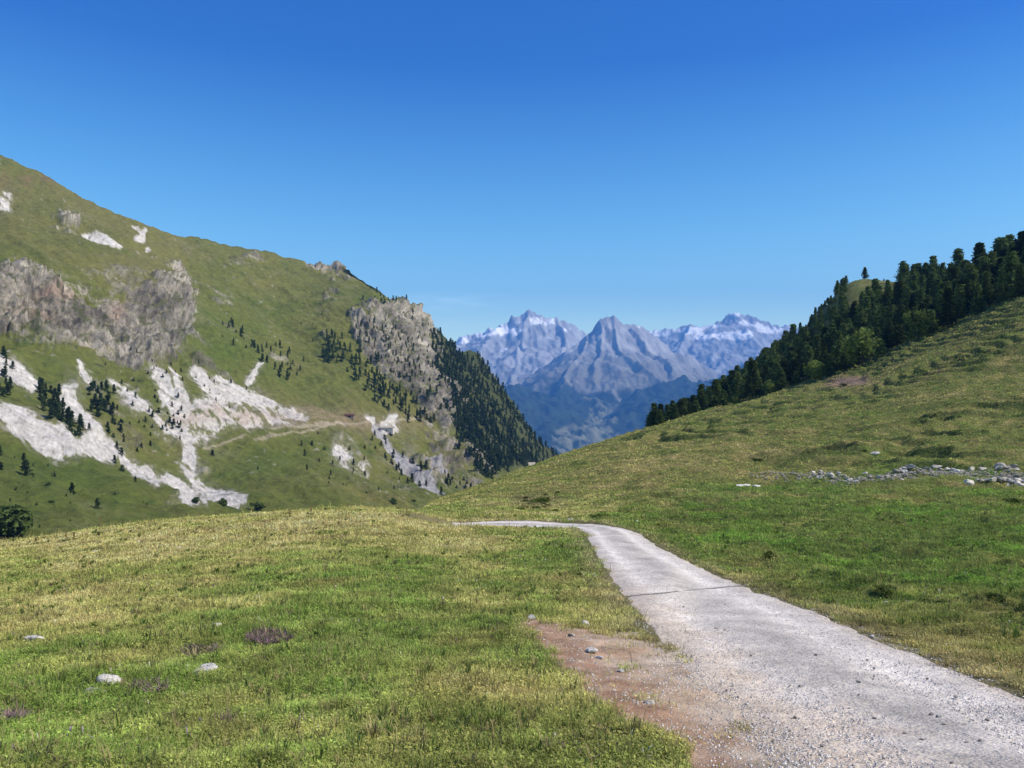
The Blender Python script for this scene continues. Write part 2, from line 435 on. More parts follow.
def build_road():
    n = len(RL); m = 40
    t = np.linspace(-.04, 1.04, m)
    pts = RL[:, None, :] * (1 - t)[None, :, None] + RR[:, None, :] * t[None, :, None]
    w = np.repeat((RHW * 2)[:, None], m, 1)
    tt = np.repeat(t[None, :], n, 0)
    X = pts[..., 0].ravel(); Y = pts[..., 1].ravel(); tt = tt.ravel(); w = w.ravel()
    wig = .30 * fbm2(X, Y, 1.3, 4, 91) * (np.abs(tt - .5) * 2) ** 3        # ragged edges
    P2 = pts.reshape(-1, 2)
    dirv = np.repeat((RR - RL)[:, None, :] / (2 * RHW)[:, None, None], m, 1).reshape(-1, 2)
    X = X + dirv[:, 0] * wig; Y = Y + dirv[:, 1] * wig
    e = np.minimum(tt, 1 - tt) * w
    z, px, row = base_z(X, Y)
    Z = z + .018 * fbm2(X, Y, .7, 3, 41) + .03 * sstep(.0, .5, e) - .05 * sstep(.06, -.05, e) - .012
    # wheel tracks
    tr = np.exp(-((tt - .24) / .09) ** 2) + np.exp(-((tt - .74) / .09) ** 2)
    Z = Z - .025 * tr
    c = mix(np.array([.53, .475, .41]), np.array([.70, .635, .555]), np.clip(tr, 0, 1))
    c = mix(c, np.array([.32, .295, .262]), np.clip(.65 * np.exp(-((tt - .50 - .06 * fbm2(X, Y, 2, 2, 94)) / .13) ** 2) * sstep(-.35, .3, fbm2(X, Y, 1.1, 4, 95)) + .2 * sstep(.1, .4, fbm2(X, Y, .8, 4, 93)), 0, .7))
    c = mix(c, np.array([.46, .37, .28]), .5 * sstep(.5, .05, e) * sstep(-.3, .3, fbm2(X, Y, 1.2, 3, 97)))
    left = sstep(1.5, .1, tt * w + .9 * fbm2(X, Y, .8, 4, 98)) * sstep(24, 10, Y)
    c = mix(c, np.array([.58, .47, .35]), .85 * left)
    me = mesh_np('gravel_road', np.stack([X, Y, Z], 1), grid_faces(n, m)[:, ::-1], c)
    tag(obj('gravel_road', me, M['road']), 'pale gravel farm road curving left over the meadow', kind='structure')
build_road()

# ------------------------------------------------------------------ grass as real blades, one mesh
def blades(name, label, n, px0, px1, y0, y1, hmul=1.0, colfn=None, keep=None, kind_mat='blade', wmul=1.0, herb=False, gain=2.15):
    px = RNG.uniform(px0, px1, n); ln = RNG.uniform(math.log(y0), math.log(y1), n); Y = np.exp(ln); X = (px - 512) / F * Y
    rd = road_dist(X, Y); row = trow(px, ln)
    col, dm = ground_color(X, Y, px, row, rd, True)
    edge_n = fbm2(X, Y, .5, 3, 99) * .45 + fbm2(X, Y, 2.2, 2, 100) * .35
    ok = (rd + edge_n > .0) & (RNG.random(n) < np.maximum(sstep(.75, .12, dm + .5 * fbm2(X, Y, .4, 3, 58)), np.clip(.01 + .6 * (fbm2(X, Y, .5, 3, 57) - .2), .003, .4)))
    soil = blob(px, row, 852, 382, 18, 4) * (Y > 150); ok &= soil < .5
    if keep is not None: ok &= keep(px, row, X, Y)
    px, Y, X, row, col, rd = px[ok], Y[ok], X[ok], row[ok], col[ok], rd[ok]; n = len(X)
    Z = ground_z(X, Y, rd)
    clump = fbm2(X, Y, .55, 3, 111); big = fbm2(X, Y, 3.2, 3, 112)
    h = (.030 + .022 * RNG.random(n) + .035 * np.clip(clump + .1, 0, 1) + .045 * np.clip(big, 0, 1)) * (1 + .014 * Y) * hmul
    patch = sstep(.05, .4, fbm2(X, Y, 1.6, 4, 115)); h = h * (1 + 1.1 * patch * RNG.random(n))
    tall = RNG.random(n) < .025 + .05 * patch
    h = np.where(tall, h * 2.4, h)
    w = np.maximum(.0055, .00085 * Y) * RNG.uniform(.7, 1.3, n) * wmul
    az = RNG.uniform(0, 2 * math.pi, n); lean = RNG.uniform(.2, 1.25, n) * h * np.where(tall, .4, 1); la = RNG.uniform(0, 2 * math.pi, n)
    dx, dy = np.cos(az) * w / 2, np.sin(az) * w / 2
    lx, ly = np.cos(la) * lean, np.sin(la) * lean
    b0 = np.stack([X - dx, Y - dy, Z - .015], 1); b1 = np.stack([X + dx, Y + dy, Z - .015], 1)
    m0 = np.stack([X - dx * .8 + lx * .4, Y - dy * .8 + ly * .4, Z + h * .6], 1); m1 = np.stack([X + dx * .8 + lx * .4, Y + dy * .8 + ly * .4, Z + h * .6], 1)
    t0 = np.stack([X - dx * .15 + lx, Y - dy * .15 + ly, Z + h], 1); t1 = np.stack([X + dx * .15 + lx, Y + dy * .15 + ly, Z + h], 1)
    if herb:                                            # broad low leaves lying nearly flat
        sz = np.maximum(.010, .0008 * Y) * RNG.uniform(.5, 1.4, n); zz = Z + h * RNG.uniform(.25, .95, n)
        tx, ty = RNG.normal(0, .45, n), RNG.normal(0, .45, n)
        ca, sa = np.cos(az), np.sin(az)
        def P(u, v):
            ax = (ca * u - sa * v) * sz; ay = (sa * u + ca * v) * sz
            return np.stack([X + ax, Y + ay, zz + ax * tx + ay * ty], 1)
        b0, b1, m1, m0, t1, t0 = P(-1, -.15), P(-.6, .5), P(.3, .6), P(.2, -.6), P(1, .15), P(.9, -.25)
    V = np.stack([b0, b1, m1, m0, t1, t0], 1).reshape(-1, 3)
    k = np.arange(n)[:, None] * 6
    Fc = np.concatenate([k + np.array([0, 1, 2, 3]), k + np.array([3, 2, 4, 5])])
    if colfn is not None: col = colfn(col, X, Y, n)
    gain = gain * (1 + .28 * sstep(3, -2, X - .12 * Y) * (Y < 60))[:, None]     # brighter blade colour over the left meadow
    col = col * (1 + .6 * fbm2(X, Y, .35, 2, 113) + .35 * fbm2(X, Y, 1.1, 3, 114) + .25 * big)[:, None] * RNG.uniform(.65, 1.4, (n, 1)) * gain
    straw = tall | (RNG.random(n) < .08)
    col = np.clip(np.where(straw[:, None], mix(col, np.array([.33, .27, .12]), np.full(n, .65)), col), .005, .7)
    c6 = np.repeat(col, 6, 0)
    me = mesh_np(name, V, Fc, c6, smooth=False)
    tag(obj(name, me, M[kind_mat]), label, kind='stuff')

blades('meadow_grass', 'short grazed meadow grass in green and straw patches', 560000, -80, 1110, 4.6, 48)
blades('meadow_herbs', 'low broad leaved herbs between the meadow grass', 520000, -80, 1110, 4.6, 48, herb=True)
blades('hillside_grass', 'grass tussocks over the right hillside', 210000, 330, 1110, 48, 330, hmul=.8)
blades('hillside_herbs', 'low herbs over the right hillside', 260000, 330, 1110, 48, 330, herb=True, hmul=.8)
def purple(c, X, Y, n): return mix(np.array([.10, .060, .075]), np.array([.055, .05, .03]), RNG.random(n))
def kp(px, row, X, Y):
    j = RNG.random(px.shape)
    return j < (.9 * (blob(px, row, 268, 641, 24, 7) > .45) + .14 * (blob(px, row, 200, 652, 26, 6) > .5) + .35 * (blob(px, row, 14, 722, 12, 8) > .5) + .08 * (blob(px, row, 150, 690, 30, 9) > .6) + .10 * (blob(px, row, 225, 725, 14, 6) > .5))
blades('purple_clover', 'patches of dark purple clover in the meadow', 260000, -10, 330, 5.5, 14, hmul=1.5, colfn=purple, keep=kp, wmul=2.0)

def tufts(name, label, n, y0, y1, per, hh, cols, keepf):
    px = RNG.uniform(-60, 1090, n); Y = np.exp(RNG.uniform(math.log(y0), math.log(y1), n)); X = (px - 512) / F * Y
    rd = road_dist(X, Y); row = trow(px, np.log(Y)); dm = dirt_mask(X, Y, px, row)
    ok = (rd > .25) & (dm < .3) & keepf(X, Y); X, Y = X[ok], Y[ok]; m = len(X)
    hs_ = hh * RNG.uniform(.5, 1.4, m); ci = RNG.integers(0, len(cols), m)
    X = np.repeat(X, per); Y = np.repeat(Y, per); h = np.repeat(hs_, per) * RNG.uniform(.5, 1.1, m * per); ci = np.repeat(ci, per); n = m * per
    rr = .35 * h * np.sqrt(RNG.random(n)); a = RNG.uniform(0, 6.28, n); bx = X + rr * np.cos(a) * .6; by = Y + rr * np.sin(a) * .6
    Z = ground_z(bx, by); ln = RNG.uniform(.25, .95, n) * h; w = np.maximum(.007, .0009 * Y) * RNG.uniform(.7, 1.4, n)
    dx, dy = -np.sin(a) * w / 2, np.cos(a) * w / 2; lx, ly = np.cos(a) * ln, np.sin(a) * ln
    V = np.stack([np.stack([bx - dx, by - dy, Z - .01], 1), np.stack([bx + dx, by + dy, Z - .01], 1),
                  np.stack([bx + dx + lx * .45, by + dy + ly * .45, Z + h * .75], 1), np.stack([bx - dx + lx * .45, by - dy + ly * .45, Z + h * .75], 1),
                  np.stack([bx + lx, by + ly, Z + h * .9], 1)], 1).reshape(-1, 3)
    k = np.arange(n)[:, None] * 5
    Fc = np.concatenate([k + np.array([0, 1, 2]), k + np.array([0, 2, 3]), k + np.array([3, 2, 4])])
    col = np.array(cols)[ci] * RNG.uniform(.7, 1.35, (n, 1))
    tag(obj(name, mesh_np(name, V, Fc, np.repeat(col, 5, 0), smooth=False), M['blade']), label, kind='stuff')
tufts('grass_tufts', 'taller grass tufts and weeds standing in the meadow', 5500, 5, 46, 16, .13, [(.16, .21, .05), (.13, .19, .04), (.22, .22, .08), (.32, .27, .12), (.15, .20, .06)], lambda X, Y: fbm2(X, Y, 1.9, 3, 117) + .2 * RNG.normal(size=X.shape) > .08)
tufts('meadow_flowers', 'tiny pale and purple flower heads dotted over the meadow', 2600, 5, 30, 3, .07, [(.62, .60, .50), (.55, .50, .30), (.30, .20, .28), (.22, .12, .16)], lambda X, Y: fbm2(X, Y, 2.6, 3, 118) > .02)

# ------------------------------------------------------------------ left mountain
ANC = [(-600,640,120),(-600,500,230),(-600,300,480),(-600,0,800),(-300,640,120),(-300,520,220),(-300,300,480),(-300,40,830),
 (0,640,130),(0,545,200),(0,500,260),(0,430,360),(0,380,430),(0,345,500),(0,270,560),(0,200,740),(0,158,850),
 (100,640,150),(100,540,230),(100,490,330),(100,440,420),(100,390,500),(100,340,580),(100,270,650),(100,207,880),
 (200,640,190),(200,520,330),(200,490,420),(200,430,520),(200,380,600),(200,330,680),(200,243,950),
 (300,640,250),(300,510,420),(300,470,520),(300,430,600),(300,400,680),(300,350,780),(300,300,900),(300,258,1050),
 (380,640,300),(380,505,480),(380,470,600),(380,430,680),(380,400,740),(380,350,820),(380,300,920),(380,288,1000),
 (430,640,360),(430,500,560),(430,470,660),(430,440,740),(430,400,820),(430,360,900),(430,322,1000),
 (480,640,450),(480,490,680),(480,460,790),(480,420,900),(480,375,1030),
 (520,640,520),(520,475,850),(520,440,980),(520,412,1090),(560,640,600),(560,470,1010),(560,458,1150),(660,640,800),(660,560,1200)]
A_ = np.array(ANC, float)
def _tps(r): return np.where(r > 0, r * r * np.log(np.maximum(r, 1e-9)), 0)
def _fit():
    p = A_[:, :2] / 300; y = np.log(A_[:, 2]); n = len(p)
    K = _tps(np.linalg.norm(p[:, None] - p[None], axis=2)) + 2e-3 * np.eye(n)
    Q = np.concatenate([np.ones((n, 1)), p], 1)
    S = np.block([[K, Q], [Q.T, np.zeros((3, 3))]])
    return np.linalg.solve(S, np.concatenate([y, np.zeros(3)]))
_W = _fit()
def depth_left(px, row):
    q = np.stack([np.ravel(px), np.ravel(row)], 1) / 300; out = np.empty(len(q))
    for c in range(0, len(q), 40000):
        s = q[c:c + 40000]
        out[c:c + 40000] = _tps(np.linalg.norm(s[:, None] - (A_[:, :2] / 300)[None], axis=2)) @ _W[:-3] + np.concatenate([np.ones((len(s), 1)), s], 1) @ _W[-3:]
    return np.exp(out).reshape(np.shape(px))

RIDGE = np.array([(-600,-60),(-300,30),(-150,95),(0,159),(25,171),(50,183),(75,195),(100,208),(135,222),(170,233),(205,241),(240,248),(275,255),(300,259.5),(318,261),(335,261),(350,267),(368,281),
    (385,292),(398,297),(412,304),(430,322),(445,338),(458,349),(475,357),(486,372),(500,390),(515,412),(528,427),(540,441),(552,452),(562,463),(580,482),(600,500),(660,560)], float)

CLIFFS = [[(-60,255),(0,262),(40,268),(72,290),(85,318),(100,345),(60,347),(30,347),(0,347),(-60,350)],[(70,284),(102,292),(128,300),(128,332),(92,346),(72,330)],[(112,345),(150,338),(190,332),(176,360),(135,379)],[(128,296),(150,282),(164,274),(172,262),(184,262),(192,298),(197,330),(165,345),(150,372),(125,376),(105,357),(92,335),(112,312)],[(28,175),(45,182),(62,191),(56,193),(40,187)],
          [(55,217),(70,207),(80,210),(83,226),(68,224),(58,230)],
          [(308,261),(335,259),(352,266),(360,280),(342,277),(312,270)],
          [(352,318),(375,303),(395,294),(415,300),(432,320),(438,350),(446,385),(458,400),(446,412),(450,445),(436,430),(418,400),(402,392),(384,380),(362,350)],
          [(405,445),(440,440),(470,456),(487,478),(470,494),(440,492),(420,470)],[(488,362),(498,372),(500,385),(490,380)],[(515,408),(530,425),(528,432),(514,418)]]
SCREE = [[(-30,398),(12,403),(42,418),(78,434),(112,438),(118,453),(60,456),(30,440),(0,422),(-30,415)],
         [(62,385),(77,387),(92,410),(108,425),(122,441),(118,454),(100,453),(88,440),(84,419),(65,411)],
         [(73,362),(82,366),(101,389),(94,390)],
         [(106,380),(120,384),(136,390),(154,409),(149,416),(128,402)],
         [(186,372),(199,371),(205,384),(216,379),(236,388),(252,390),(270,404),(276,411),(240,409),(205,403),(195,389)],
         [(118,432),(136,449),(142,455),(172,464),(186,470),(216,478),(246,501),(235,508),(215,500),(200,508),(168,506),(176,491),(150,481),(140,471),(124,448)],
         [(-20,358),(0,361),(25,367),(46,386),(34,389),(0,376)],
         [(79,230),(93,231),(128,248),(116,247),(95,239)],[(131,224),(146,227),(144,242),(133,238),(140,232)],[(146,245),(154,251),(150,251)],[(-5,193),(11,196),(8,212),(-5,212)],
         [(386,416),(398,414),(402,426),(388,428)],
         [(330,447),(352,440),(372,470),(352,468),(336,458)],
         [(146,371),(155,372),(166,388),(182,408),(192,428),(180,428),(164,404),(152,386)],
         [(166,372),(172,374),(180,392),(188,408),(180,408),(172,392)],
         [(150,413),(176,408),(200,404),(236,409),(272,411),(303,415),(306,424),(240,430),(214,436),(190,442),(166,430)],
         [(185,438),(194,440),(197,458),(206,474),(196,476),(188,458)],
         [(366,413),(376,412),(380,420),(368,420)],[(255,370),(262,366),(250,385),(243,385)]]
GULLY = [[(368,416),(383,418),(397,440),(420,462),(446,492),(436,498),(420,482),(395,456)],[(430,452),(440,450),(452,470),(442,472)]]

FOREST_FLOOR = [(432,326),(447,339),(462,350),(478,358),(490,374),(504,392),(520,414),(544,441),(564,461),(540,472),(500,474),(478,452),(462,430),(452,405),(444,380),(436,350)]
LM = {}
def build_left():
    pxs = np.concatenate([np.arange(-600, -40, 10), np.arange(-40, 585, 1.0), np.arange(588, 661, 6)])
    rid = np.interp(pxs, RIDGE[:, 0], RIDGE[:, 1])
    nv = 400; nb = 14
    t = np.linspace(0, 1, nv) ** .92
    ROW = 640 + (rid - 640)[:, None] * t[None, :]
    PX = np.repeat(pxs[:, None], nv, 1)
    D = depth_left(PX, ROW)
    P = np.stack([(PX - 512) / F * D, D, EYE + (HR - ROW) / F * D], -1)
    # the far side of the crest
    k = np.arange(1, nb + 1) / nb
    last = P[:, -1:, :]
    bx = last[..., 0] - 120 * k[None]; by = last[..., 1] + 420 * k[None]; bz = last[..., 2] - 300 * k[None] ** 1.4
    P = np.concatenate([P, np.stack([bx, by, bz], -1)], 1)
    PX = np.repeat(pxs[:, None], nv + nb, 1); ROW = np.concatenate([ROW, np.repeat(rid[:, None], nb, 1)], 1)
    nu, nt_ = PX.shape
    def normals(P):
        du = np.gradient(P, axis=0); dv = np.gradient(P, axis=1)
        n = np.cross(du, dv); n /= np.linalg.norm(n, axis=-1, keepdims=True) + 1e-9
        return n
    n0 = normals(P)
    if n0[nu // 2, nv // 2, 2] < 0: n0 = -n0
    x, y, z = P[..., 0], P[..., 1], P[..., 2]
    wx = 9 * fbm2(PX, ROW, 22, 5, 121, .6); wy = 9 * fbm2(PX, ROW, 22, 5, 122, .6)
    def blur(a, n):
        a = a.astype(float).copy()
        for _ in range(n):
            a[1:-1] = .25 * a[:-2] + .5 * a[1:-1] + .25 * a[2:]; a[:, 1:-1] = .25 * a[:, :-2] + .5 * a[:, 1:-1] + .25 * a[:, 2:]
        return a
    halo = np.zeros(PX.shape); rock = np.zeros(PX.shape); scree = np.zeros(PX.shape); gul = np.zeros(PX.shape)
    for p in CLIFFS: rock = np.maximum(rock, poly_in(PX + wx, ROW + wy, p) * {(405,445): .62, (70,284): .66, (112,345): .75}.get(p[0], 1))
    rb = blur(rock, 190)
    rock = sstep(.36, .60, rb + 1.35 * fbm3(x, y, z * .45, 40, 6, 133, gain=.72) * sstep(.02, .25, rb))
    al = PX * .8 + ROW * .6; ac = -PX * .6 + ROW * .8
    brk = fbm2(al * .28, ac, 8, 5, 131, .62) + .22 * fbm2(PX, ROW, 3, 3, 134) + .2 * fbm2(al * .15, ac, 3.5, 3, 135)
    for i, p in enumerate(SCREE):
        q = blur(poly_in(PX + wx * .8, ROW + wy * .6, p), {0: 8, 1: 6, 4: 7, 5: 9, 12: 14, 15: 9}.get(i, 2))
        A = {0: 1.5, 1: 1.1, 7: .5, 8: .6, 9: .6, 12: 2.6, 15: 2.4, 4: 2.0, 5: 1.8}.get(i, 1.7)
        halo = np.maximum(halo, sstep(.02, .4, blur(q, 20)) if i not in (7, 8, 9) else 0)
        scree = np.maximum(scree, sstep(.30, .70, q + A * (brk - {12: .16, 15: .10}.get(i, .0)) * sstep(.03, .25, q)))
    for p in GULLY: gul = np.maximum(gul, sstep(.4, .6, blur(poly_in(PX + wx * .6, ROW + wy * .6, p), 3) + .5 * brk))
    # scattered outcrops
    outc = sstep(.30, .42, fbm3(x, y, z * .6, 60, 5, 141)) * (PX > 190) * (PX < 345) * (ROW > 255) * .8
    outc = np.maximum(outc, sstep(.25, .4, fbm3(x, y, z * .5, 40, 5, 143)) * blob(PX, ROW, 215, 330, 30, 90))
    outc = np.maximum(outc, sstep(.12, .3, fbm3(x, y, z * .5, 40, 5, 144)) * blob(PX, ROW, 145, 405, 70, 60) * .8)
    outc = np.maximum(outc, sstep(.02, .2, fbm3(x, y, z * .5, 26, 5, 145, gain=.65)) * np.clip(1.5 * blob(PX, ROW, 442, 466, 44, 28), 0, 1))
    outc = np.maximum(outc, sstep(.06, .28, fbm3(x, y, z * .5, 22, 5, 148, gain=.7)) * np.clip(1.3 * blob(PX, ROW, 110, 300, 45, 40), 0, 1))
    outc = np.maximum(outc, sstep(.18, .32, fbm3(x, y, z * .5, 30, 5, 146)) * blob(PX, ROW, 350, 455, 26, 24))
    outc = np.maximum(outc, sstep(.2, .4, fbm3(x, y, z * .5, 40, 4, 147)) * blob(PX, ROW, 60, 190, 70, 25) * .7)
    rk = np.clip(np.maximum(rock, outc * .85), 0, 1)
    rs = rk.copy()
    rs = blur(rs, 3)
    rid3 = fbm3(x, y, z * .42, 30, 5, 151, ridged=True, gain=.6)
    big3 = fbm3(x, y, z * .5, 62, 3, 152)
    strat = fbm3(x * .35, y * .35, z * 1.6, 16, 4, 158, ridged=True, gain=.6)
    vert = fbm3(x, y, z * .14, 8, 4, 160, ridged=True, gain=.6)
    crag = 6 * (vert - .4) + (rid3 - .35) * 13 + big3 * 16 + 7 * (fbm3(x, y, z * .30, 13, 4, 155, ridged=True, gain=.6) - .4) + 5 * (strat - .4)
    soft = 13 * fbm2(x, y, 150, 4, 153) + 7 * (ridged2(x * .5 + y * .87, (y * .5 - x * .87) * .35, 60, 4, 159) - .5) + 2.0 * fbm2(x, y, 32, 4, 154)
    tb = fbm3(x, y, z * 3.2, 30, 4, 156)
    soft = soft + 2.2 * tb * sstep(620, 540, ROW) + .9 * fbm3(x, y, z, 5, 3, 157)
    disp = soft * sstep(640, 560, ROW) + rs * crag
    disp = disp * np.where(np.arange(nt_)[None, :] > nv, .5, 1) - 2.0 * gul
    P2 = P + n0 * disp[..., None]
    n1 = normals(P2)
    if n1[nu // 2, nv // 2, 2] < 0: n1 = -n1
    # albedo
    g = np.clip(.56 + .9 * fbm3(x, y, z, 90, 5, 161) + .35 * fbm3(x, y, z, 12, 3, 163), 0, 1)
    c = mix(np.array([.078, .104, .016]), np.array([.148, .140, .036]), g)
    c = mix(c, np.array([.052, .080, .014]), .8 * sstep(.10, .5, fbm3(x, y, z * 2.2, 22, 5, 191, gain=.65)))
    c = mix(c, np.array([.172, .16, .065]), .7 * sstep(.12, .5, fbm3(x, y, z * 2.4, 34, 5, 193, gain=.65)))
    c = mix(c, np.array([.034, .046, .016]), .85 * sstep(.36 - .16 * blob(PX, ROW, 140, 395, 90, 55) - .12 * blob(PX, ROW, 420, 470, 60, 30), .5, fbm3(x, y, z, 7, 4, 195)) * sstep(230, 330, ROW))
    hi = sstep(330, 200, ROW) * .5 + .6 * blob(PX, ROW, 130, 275, 45, 25) + .9 * blob(PX, ROW, 350, 415, 70, 20)
    c = mix(c, np.array([.145, .125, .046]), np.clip(hi * (.4 + .8 * fbm3(x, y, z, 45, 4, 165) + .2), 0, .8))
    c = mix(c, np.array([.17, .105, .062]), .7 * sstep(.0, .4, fbm2(PX, ROW, 16, 3, 167)) * blob(PX, ROW, 30, 172, 50, 16))
    c = mix(c, np.array([.062, .102, .014]), np.clip(.5 * blob(PX, ROW, 60, 480, 110, 45) + .55 * blob(PX, ROW, 260, 470, 80, 24) + .4 * blob(PX, ROW, 230, 340, 60, 40), 0, .85))
    c = mix(c, np.array([.28, .255, .21]), .9 * sstep(.33, .5, fbm3(x, y, z, 6, 3, 169)) * sstep(-.25, .3, fbm3(x, y, z, 120, 3, 170)))
    ter = np.clip(1.3 * blob(PX, ROW, 345, 421, 62, 8) + .9 * blob(PX, ROW, 300, 416, 40, 6), 0, 1) * (.6 + .9 * fbm2(PX * .4, ROW * 1.6, 5, 4, 178))
    c = mix(c, np.array([.245, .185, .11]), np.clip(ter, 0, .85))
    rn = 1.1 * fbm3(x, y, z * .5, 42, 6, 171, gain=.62); rn2 = fbm3(x, y, z * .6, 4.5, 3, 173)
    rc = mix(np.array([.14, .122, .10]), np.array([.46, .41, .34]), np.clip(.5 + rn * 1.7 + rn2 * .6, 0, 1))
    rc = mix(rc, np.array([.05, .046, .042]), .8 * sstep(.74, .93, vert))
    rc = rc * (.88 + .55 * fbm3(x, y, z * .6, 70, 3, 177))[..., None]
    rc = mix(rc, np.array([.37, .25, .19]), .6 * np.clip(blob(PX, ROW, 52, 296, 14, 8) + blob(PX, ROW, 73, 297, 8, 8) + blob(PX, ROW, 120, 308, 8, 8) + blob(PX, ROW, 30, 320, 20, 8), 0, 1))
    ledge = sstep(.62, .80, n1[..., 2]) * sstep(-.35, .15, fbm3(x, y, z, 30, 4, 175) + .1)
    rockc = mix(rc, c, np.clip(ledge * (.25 + .6 * rock), 0, 1))
    rockc = mix(rockc, np.array([.06, .056, .05]), .9 * sstep(.16, .42, fbm3(x, y, z * .3, 7.5, 4, 197, gain=.65)))
    rockc = mix(rockc, np.array([.085, .092, .040]), .85 * sstep(.10, .32, fbm3(x, y, z * .9, 11, 5, 198, gain=.65)))
    c = mix(c, rockc, np.clip(rk, 0, 1))
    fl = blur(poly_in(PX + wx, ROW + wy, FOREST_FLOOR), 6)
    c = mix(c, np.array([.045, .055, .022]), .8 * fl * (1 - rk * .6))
    sn = fbm2(PX, ROW, 3.2, 3, 181)
    scol = mix(np.array([.43, .40, .36]), np.array([.60, .565, .51]), np.clip(.5 + sn * 1.3, 0, 1))
    scol = mix(scol, np.array([.17, .16, .14]), .75 * sstep(.30, .5, fbm2(al * .6, ac, 3.0, 3, 187)))
    scol = mix(scol, np.array([.42, .33, .26]), .75 * np.clip(blob(PX, ROW, 230, 419, 70, 7) + .4 * sstep(.0, .35, fbm2(PX, ROW, 18, 3, 183)) * blob(PX, ROW, 200, 405, 60, 26), 0, 1))
    scol = mix(scol, np.array([.33, .305, .27]), .6 * sstep(.05, .45, fbm2(al * .12, ac * .8, 3.5, 4, 189)))
    c = mix(c, np.array([.30, .275, .225]), np.clip(halo * (.15 + 1.3 * sstep(.0, .4, fbm3(x, y, z, 5, 4, 190) + .6 * brk)), 0, .8) * (1 - scree))
    c = mix(c, scol, scree)
    c = mix(c, mix(np.array([.24, .23, .225]), np.array([.34, .33, .32]), np.clip(.5 + sn, 0, 1)), gul)
    for a, b, w_ in (((205,445),(275,437),1.5),((275,437),(335,426),1.2),((335,424),(440,414),1.2),((270,430),(345,424),2)):   # farm track on the far side
        a = np.array(a, float); b = np.array(b, float); d = b - a
        tt = np.clip(((PX - a[0]) * d[0] + (ROW - a[1]) * d[1]) / (d @ d), 0, 1)
        dd = np.hypot(PX - a[0] - tt * d[0], ROW - a[1] - tt * d[1])
        c = mix(c, np.array([.42, .35, .26]), .5 * sstep(w_, w_ * .4, dd + 1.2 * brk))
    c = np.clip(c, .01, .8)
    me = mesh_np('mountainside', P2.reshape(-1, 3), grid_faces(nu, nt_)[:, ::-1], c.reshape(-1, 3))
    tag(obj('mountainside', me, M['slope']), 'green mountainside with grey cliffs and white scree on the left', kind='structure')
    LM.update(pxs=pxs, P=P2[:, :nv], ROW=ROW[:, :nv], rid=rid)
build_left()

def at_left(px, row):
    i = int(np.clip(np.searchsorted(LM['pxs'], px), 0, len(LM['pxs']) - 1))
    r = LM['ROW'][i]; j = int(np.argmin(np.abs(r - row)))
    return LM['P'][i, j].copy()

# ------------------------------------------------------------------ far mountains
def pt(px, row, Y): return np.array([(px - 512) / F * Y, Y, EYE + (HR - row) / F * Y])

def range_mesh(name, label, lines, slopes, x0, x1, y0, y1, sx, sy, colfn, namp=90, seed=200, floor=-700, nscale=900, warp=120):
    xs = np.arange(x0, x1, sx); ys = np.arange(y0, y1, sy)
    X, Y = np.meshgrid(xs, ys, indexing='ij')
    Xw = X + warp * fbm2(X, Y, 700, 4, seed); Yw = Y + warp * fbm2(X, Y, 700, 4, seed + 7)
    H = np.full(X.shape, -3000.0)
    for li, ln in enumerate(lines):
        S = slopes[li]
        for a, b in zip(ln[:-1], ln[1:]):
            a = pt(*a); b = pt(*b); d = b[:2] - a[:2]
            t = np.clip(((Xw - a[0]) * d[0] + (Yw - a[1]) * d[1]) / (d @ d), 0, 1)
            dist = np.hypot(Xw - a[0] - t * d[0], Yw - a[1] - t * d[1])
            h = a[2] + t * (b[2] - a[2]) - S * (.68 * dist + 230 * (1 - np.exp(-dist / 230)))
            H = np.maximum(H, h)
    rn = ridged2(X, Y, nscale, 6, seed + 20, .55)
    rn2 = ridged2(X + .35 * Y, Y * .45, nscale * .42, 5, seed + 25, .6)
    H = H + namp * (rn - .55) * 1.15 + .5 * namp * (rn2 - .5) + .22 * namp * fbm2(X, Y, 90, 4, seed + 30) + .42 * namp * (ridged2(X + .5 * Y, Y * .5 - .3 * X, 260, 4, seed + 40, .6) - .5)
    H = np.maximum(H, floor)
    gx, gy = np.gradient(H, sx, sy)
    nz = 1 / np.sqrt(1 + gx * gx + gy * gy)
    pxv = 512 + F * X / Y; row = HR - (H - EYE) * F / Y
    c = colfn(X, Y, H, nz, pxv, row, gx)
    me = mesh_np(name, np.stack([X, Y, H], -1).reshape(-1, 3), grid_faces(len(xs), len(ys)), np.clip(c, .01, .9).reshape(-1, 3))
    tag(obj(name, me, M['far']), label, kind='structure')

def alpine(snow, treeline, seed, rock=(.38, .38, .375)):
    def f(X, Y, H, nz, px, row, gx):
        n = fbm2(X, Y, 260, 5, seed); n2 = fbm2(X, Y, 900, 4, seed + 3)
        c = mix(np.array(rock) * .6, np.array(rock) * 1.3, np.clip(.5 + n, 0, 1))
        gr = sstep(treeline + 700, treeline + 150, H + 260 * n2)
        c = mix(c, np.array([.15, .14, .085]), gr * .75)
        fo = sstep(treeline + 60, treeline - 60, H + 380 * n2 + 150 * n)
        c = mix(c, np.array([.022, .034, .016]), fo)
        s = 0
        for cx, cy, rx, ry, a in snow: s = s + a * blob(px, row, cx, cy, rx, ry)
        s = sstep(.26, .42, s * (.35 + .65 * sstep(.45, .62, nz)) * (1 + .7 * n) + .08 * n)
        return mix(c, np.array([.90, .90, .90]), s)
    return f

